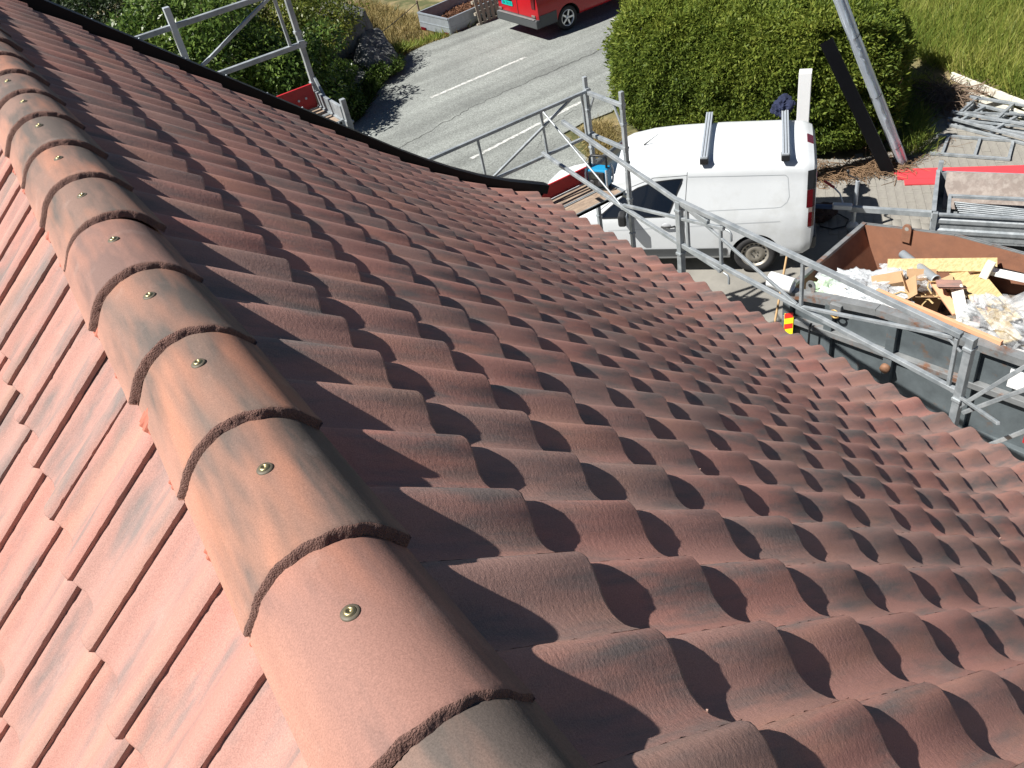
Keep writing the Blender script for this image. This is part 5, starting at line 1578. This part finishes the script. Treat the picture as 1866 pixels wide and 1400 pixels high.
# white roll on the skip corner, broom
p = Vector((7.001, 5.789, 1.424)); d = Vector((.10, -.30, -.02)).normalized()
M = Matrix.Translation(p - d * .16) @ d.to_track_quat('Z', 'Y').to_matrix().to_4x4()
m = MB(); m.lathe([(.055, 0), (.098, 0), (.10, .01), (.10, .31), (.098, .32), (.055, .32), (.052, .05)], 28, M); tag(m.build('white_roll', M_WHITE), 'white roll of sheet material on the near left corner of the skip', 'roll')
br_ = empty('broom', (7.22, 6.12, 0), 0, 'broom with pale wooden handle leaning at the left end of the skip', 'broom')
m = MB(); m.tube([(7.22, 6.12, .06), (7.80, 6.40, 1.28)], .016, 8); m.build('handle', mat('pale wooden handle', (.46, .30, .15), .6), br_, world=True)
m = MB(); m.bar((7.10, 6.27, .075), (7.34, 5.97, .075), .06, .05); m.build('head', M_CARD, br_, world=True)
m = MB(); m.bar((7.11, 6.26, .028), (7.33, 5.98, .028), .07, .056); m.build('bristles', M_BLACK, br_, world=True)

# ------------------------------------------------------------------ things by the hedge
wp = empty('white_post', (11.05, 9.05, 0), R(38), 'square white post standing between van and hedge', 'post')
m = MB(); m.box((0, 0, 1.02), (.20, .20, 2.04)); m.build('shaft', M_WHITE, wp, bevel=.006)
m = MB(); m.box((0, 0, .05), (.24, .24, .10)); m.build('base', M_WHITE, wp)

M_FOIL = mat('shiny silver pipe', (.62, .69, .78), .25, .45, .1, 6, .25, 30)
pb_ = empty('pipe_bundle', (12.61, 8.15, 0), 0, 'bundle of silver pipes leaning against the hedge', 'pipes')
b0 = Vector((12.61, 8.15, .03)); t0 = Vector((11.50, 8.88, 3.03)); dd = (t0 - b0).normalized(); sd_ = dd.cross(Vector((0, 0, 1))).normalized(); ud_ = sd_.cross(dd)
for k, (a, b) in enumerate(((-.055, 0), (.055, 0), (0, .075))):
    off = sd_ * a + ud_ * b
    m = MB(); pts = [b0 + off + (t0 - b0) * (q / 14 * 1.25) + Vector((random.gauss(0, .004), random.gauss(0, .004), 0)) for q in range(15)]
    m.tube(pts, .055, 16); m.build('pipe', M_FOIL, pb_, world=True)
for q in (.12, .45, .8):
    c = b0 + (t0 - b0) * q + ud_ * .025
    m = MB(); m.tube([c + (sd_ * math.cos(a) * .118 + ud_ * math.sin(a) * .095) for a in np.linspace(0, 2 * math.pi, 19)], .006, 5, cap=False); m.build('strap', M_BLACK, pb_, world=True)
m = MB(); rows = []
for q in range(40):
    c = b0 + (t0 - b0) * (q / 39 * 1.2) - sd_ * .10
    rows.append([c + ud_ * .05, c - sd_ * (.05 + random.uniform(0, .05)) + ud_ * random.uniform(-.03, .03)])
m.grid(rows, smooth=False); m.build('torn_wrap', M_FILMW, pb_, world=True)
bf = MB(); a = Vector((12.22, 8.08, .02)); b = Vector((11.42, 8.99, 2.42)); d = (b - a).normalized(); s = d.cross(Vector((.6, .75, .1))).normalized(); u = s.cross(d)
prof = [(-.11, .05), (-.10, 0), (.10, 0), (.11, .05), (.105, .055), (.095, .008), (-.095, .008), (-.105, .055)]
bf.grid([[q + s * p[0] + u * p[1] for p in prof + prof[:1]] for q in (a, a.lerp(b, .5), b)], smooth=False)
tag(bf.build('black_flashing', M_BLACKMETAL), 'long black metal flashing leaning against the hedge left of the silver pipes', 'flashing')

# jacket on the far end of the rear roof bar
vm = world_of(van)
jk = crumple('dark_jacket', 'dark blue cloth bundle on the far end of the rear roof bar', 'cloth', tuple(vm @ Vector((-.36, -.86, 1.93))), (.20, .16, .12), 21, mat('navy cloth', (.012, .018, .05), .9, 0, .3, 14, .4, 60), .3, 2.0, 4, .4)
# bag and hose in the shadow behind the van
bg = crumple('tool_bag', 'dark brown bag in the shadow behind the van', 'bag', (10.35, 7.92, .14), (.24, .16, .14), 25, mat('dark brown canvas', (.05, .03, .025), .9, 0, .3, 10, .3, 50), .2, 1.8, 4, -.4)
m = MB(); m.tube([(10.15, 7.8, .02), (10.2, 7.6, .02), (10.4, 7.5, .02), (10.6, 7.6, .02), (10.62, 7.8, .03), (10.5, 7.93, .10)], .012, 6); tag(m.build('black_hose', M_BLACK), 'black hose looped on the ground beside the dark bag', 'hose')

# red boards on the pavers
M_REDTOP = mat('bright red coated board', (.60, .055, .065), .5, 0, .06, 3)
d = Vector((.668, -.744, 0)); sv = Vector((.744, .668, 0))
for k, (o_, sh, zz) in enumerate(((0.0, .10, .016), (.19, 0.0, .016), (.375, -.06, .016))):
    c = Vector((12.0, 7.72, zz)) + sv * (o_ + .095) + d * sh
    m = MB(); m.bar(c, c + d * 3.0, .183, .030); o = m.build('red_board', M_REDTOP, bevel=.003)
    tag(o, ('red scaffold board nearest the trailer on the pavers', 'middle one of the three red boards on the pavers', 'red scaffold board farthest from the trailer, nearest the ladder frame')[k], 'board', 'red boards on the ground')

# ladder frame and stacked frames on the pavers
def flat_matrix(p, ang, z): return Matrix.Translation((p[0], p[1], z)) @ Matrix.Rotation(ang, 4, 'Z')
frame_obj('ladder_frame', 'small grey ladder frame lying alone on the pavers', 'scaffold frame', 1.18, .72, (.10, .62, 1.15), flat_matrix((13.27, 7.93), math.atan2(-.89, .455), .03), .025)
fr = [(14.36, 8.38, -87, .03, 'lowest grey frame of the stack on the pavers by the bank'), (14.46, 8.46, -82, .085, 'second frame from below in the stack by the bank'), (14.40, 8.30, -89, .14, 'third frame from below in the stack by the bank'), (14.55, 8.44, -79, .195, 'topmost frame of the stack by the bank')]
for x, y, a, z, lab in fr:
    q = frame_obj('ladder_frame', lab, 'scaffold frame', 2.05, .74, (.04, .7, 1.35, 2.0), flat_matrix((x, y), R(a), z), .025, 'stacked frames by the bank')
    m = MB(); m.bar((.1, .05, .0), (1.95, .68, .0), .03, .03); m.build('diagonal', M_STEEL, q)
# weathered white edging boards along the grass bank
M_EDGE = mat('flaking white board', (.62, .60, .52), .85, 0, .15, 9, .2, 40, color2=(.30, .25, .19), c2scale=7, c2lo=.55, c2hi=.7)
board('edging_board', 'upper weathered white edging board along the grass bank', 'board', (15.95, 9.55, .17), (15.42, 7.55, .19), .05, .14, 0, M_EDGE, 'edging boards')
board('edging_board', 'lower weathered white edging board near the stacked frames', 'board', (15.62, 9.0, .08), (15.12, 6.9, .08), .05, .12, 0, M_EDGE, 'edging boards')
# crumbs of tile left on the roof
r_ = random.Random(9); m = MB()
for k in range(18):
    i = r_.randint(0, 9); j = r_.randint(0, 24); cx, cz, a = right_courses[i]
    M = slope_mat(cx, j * WT, cz, a, 1); t = r_.uniform(.3, .6)
    h = prof_h(t) + .002
    c = M @ Vector((-r_.uniform(.004, .02), (t - 1) * WT, h)); s = r_.uniform(.0015, .004)
    A = Matrix.Translation(c) @ Matrix.Rotation(r_.uniform(0, 6), 4, (r_.random(), r_.random(), 1))
    m.box((0, 0, 0), (s * 2, s * 1.3, s), A)
tag(m.build('tile_crumbs', mat('tile crumb', (.34, .22, .18), .9)), 'tiny crumbs of tile lying on the roof courses', 'crumbs', kind='stuff')
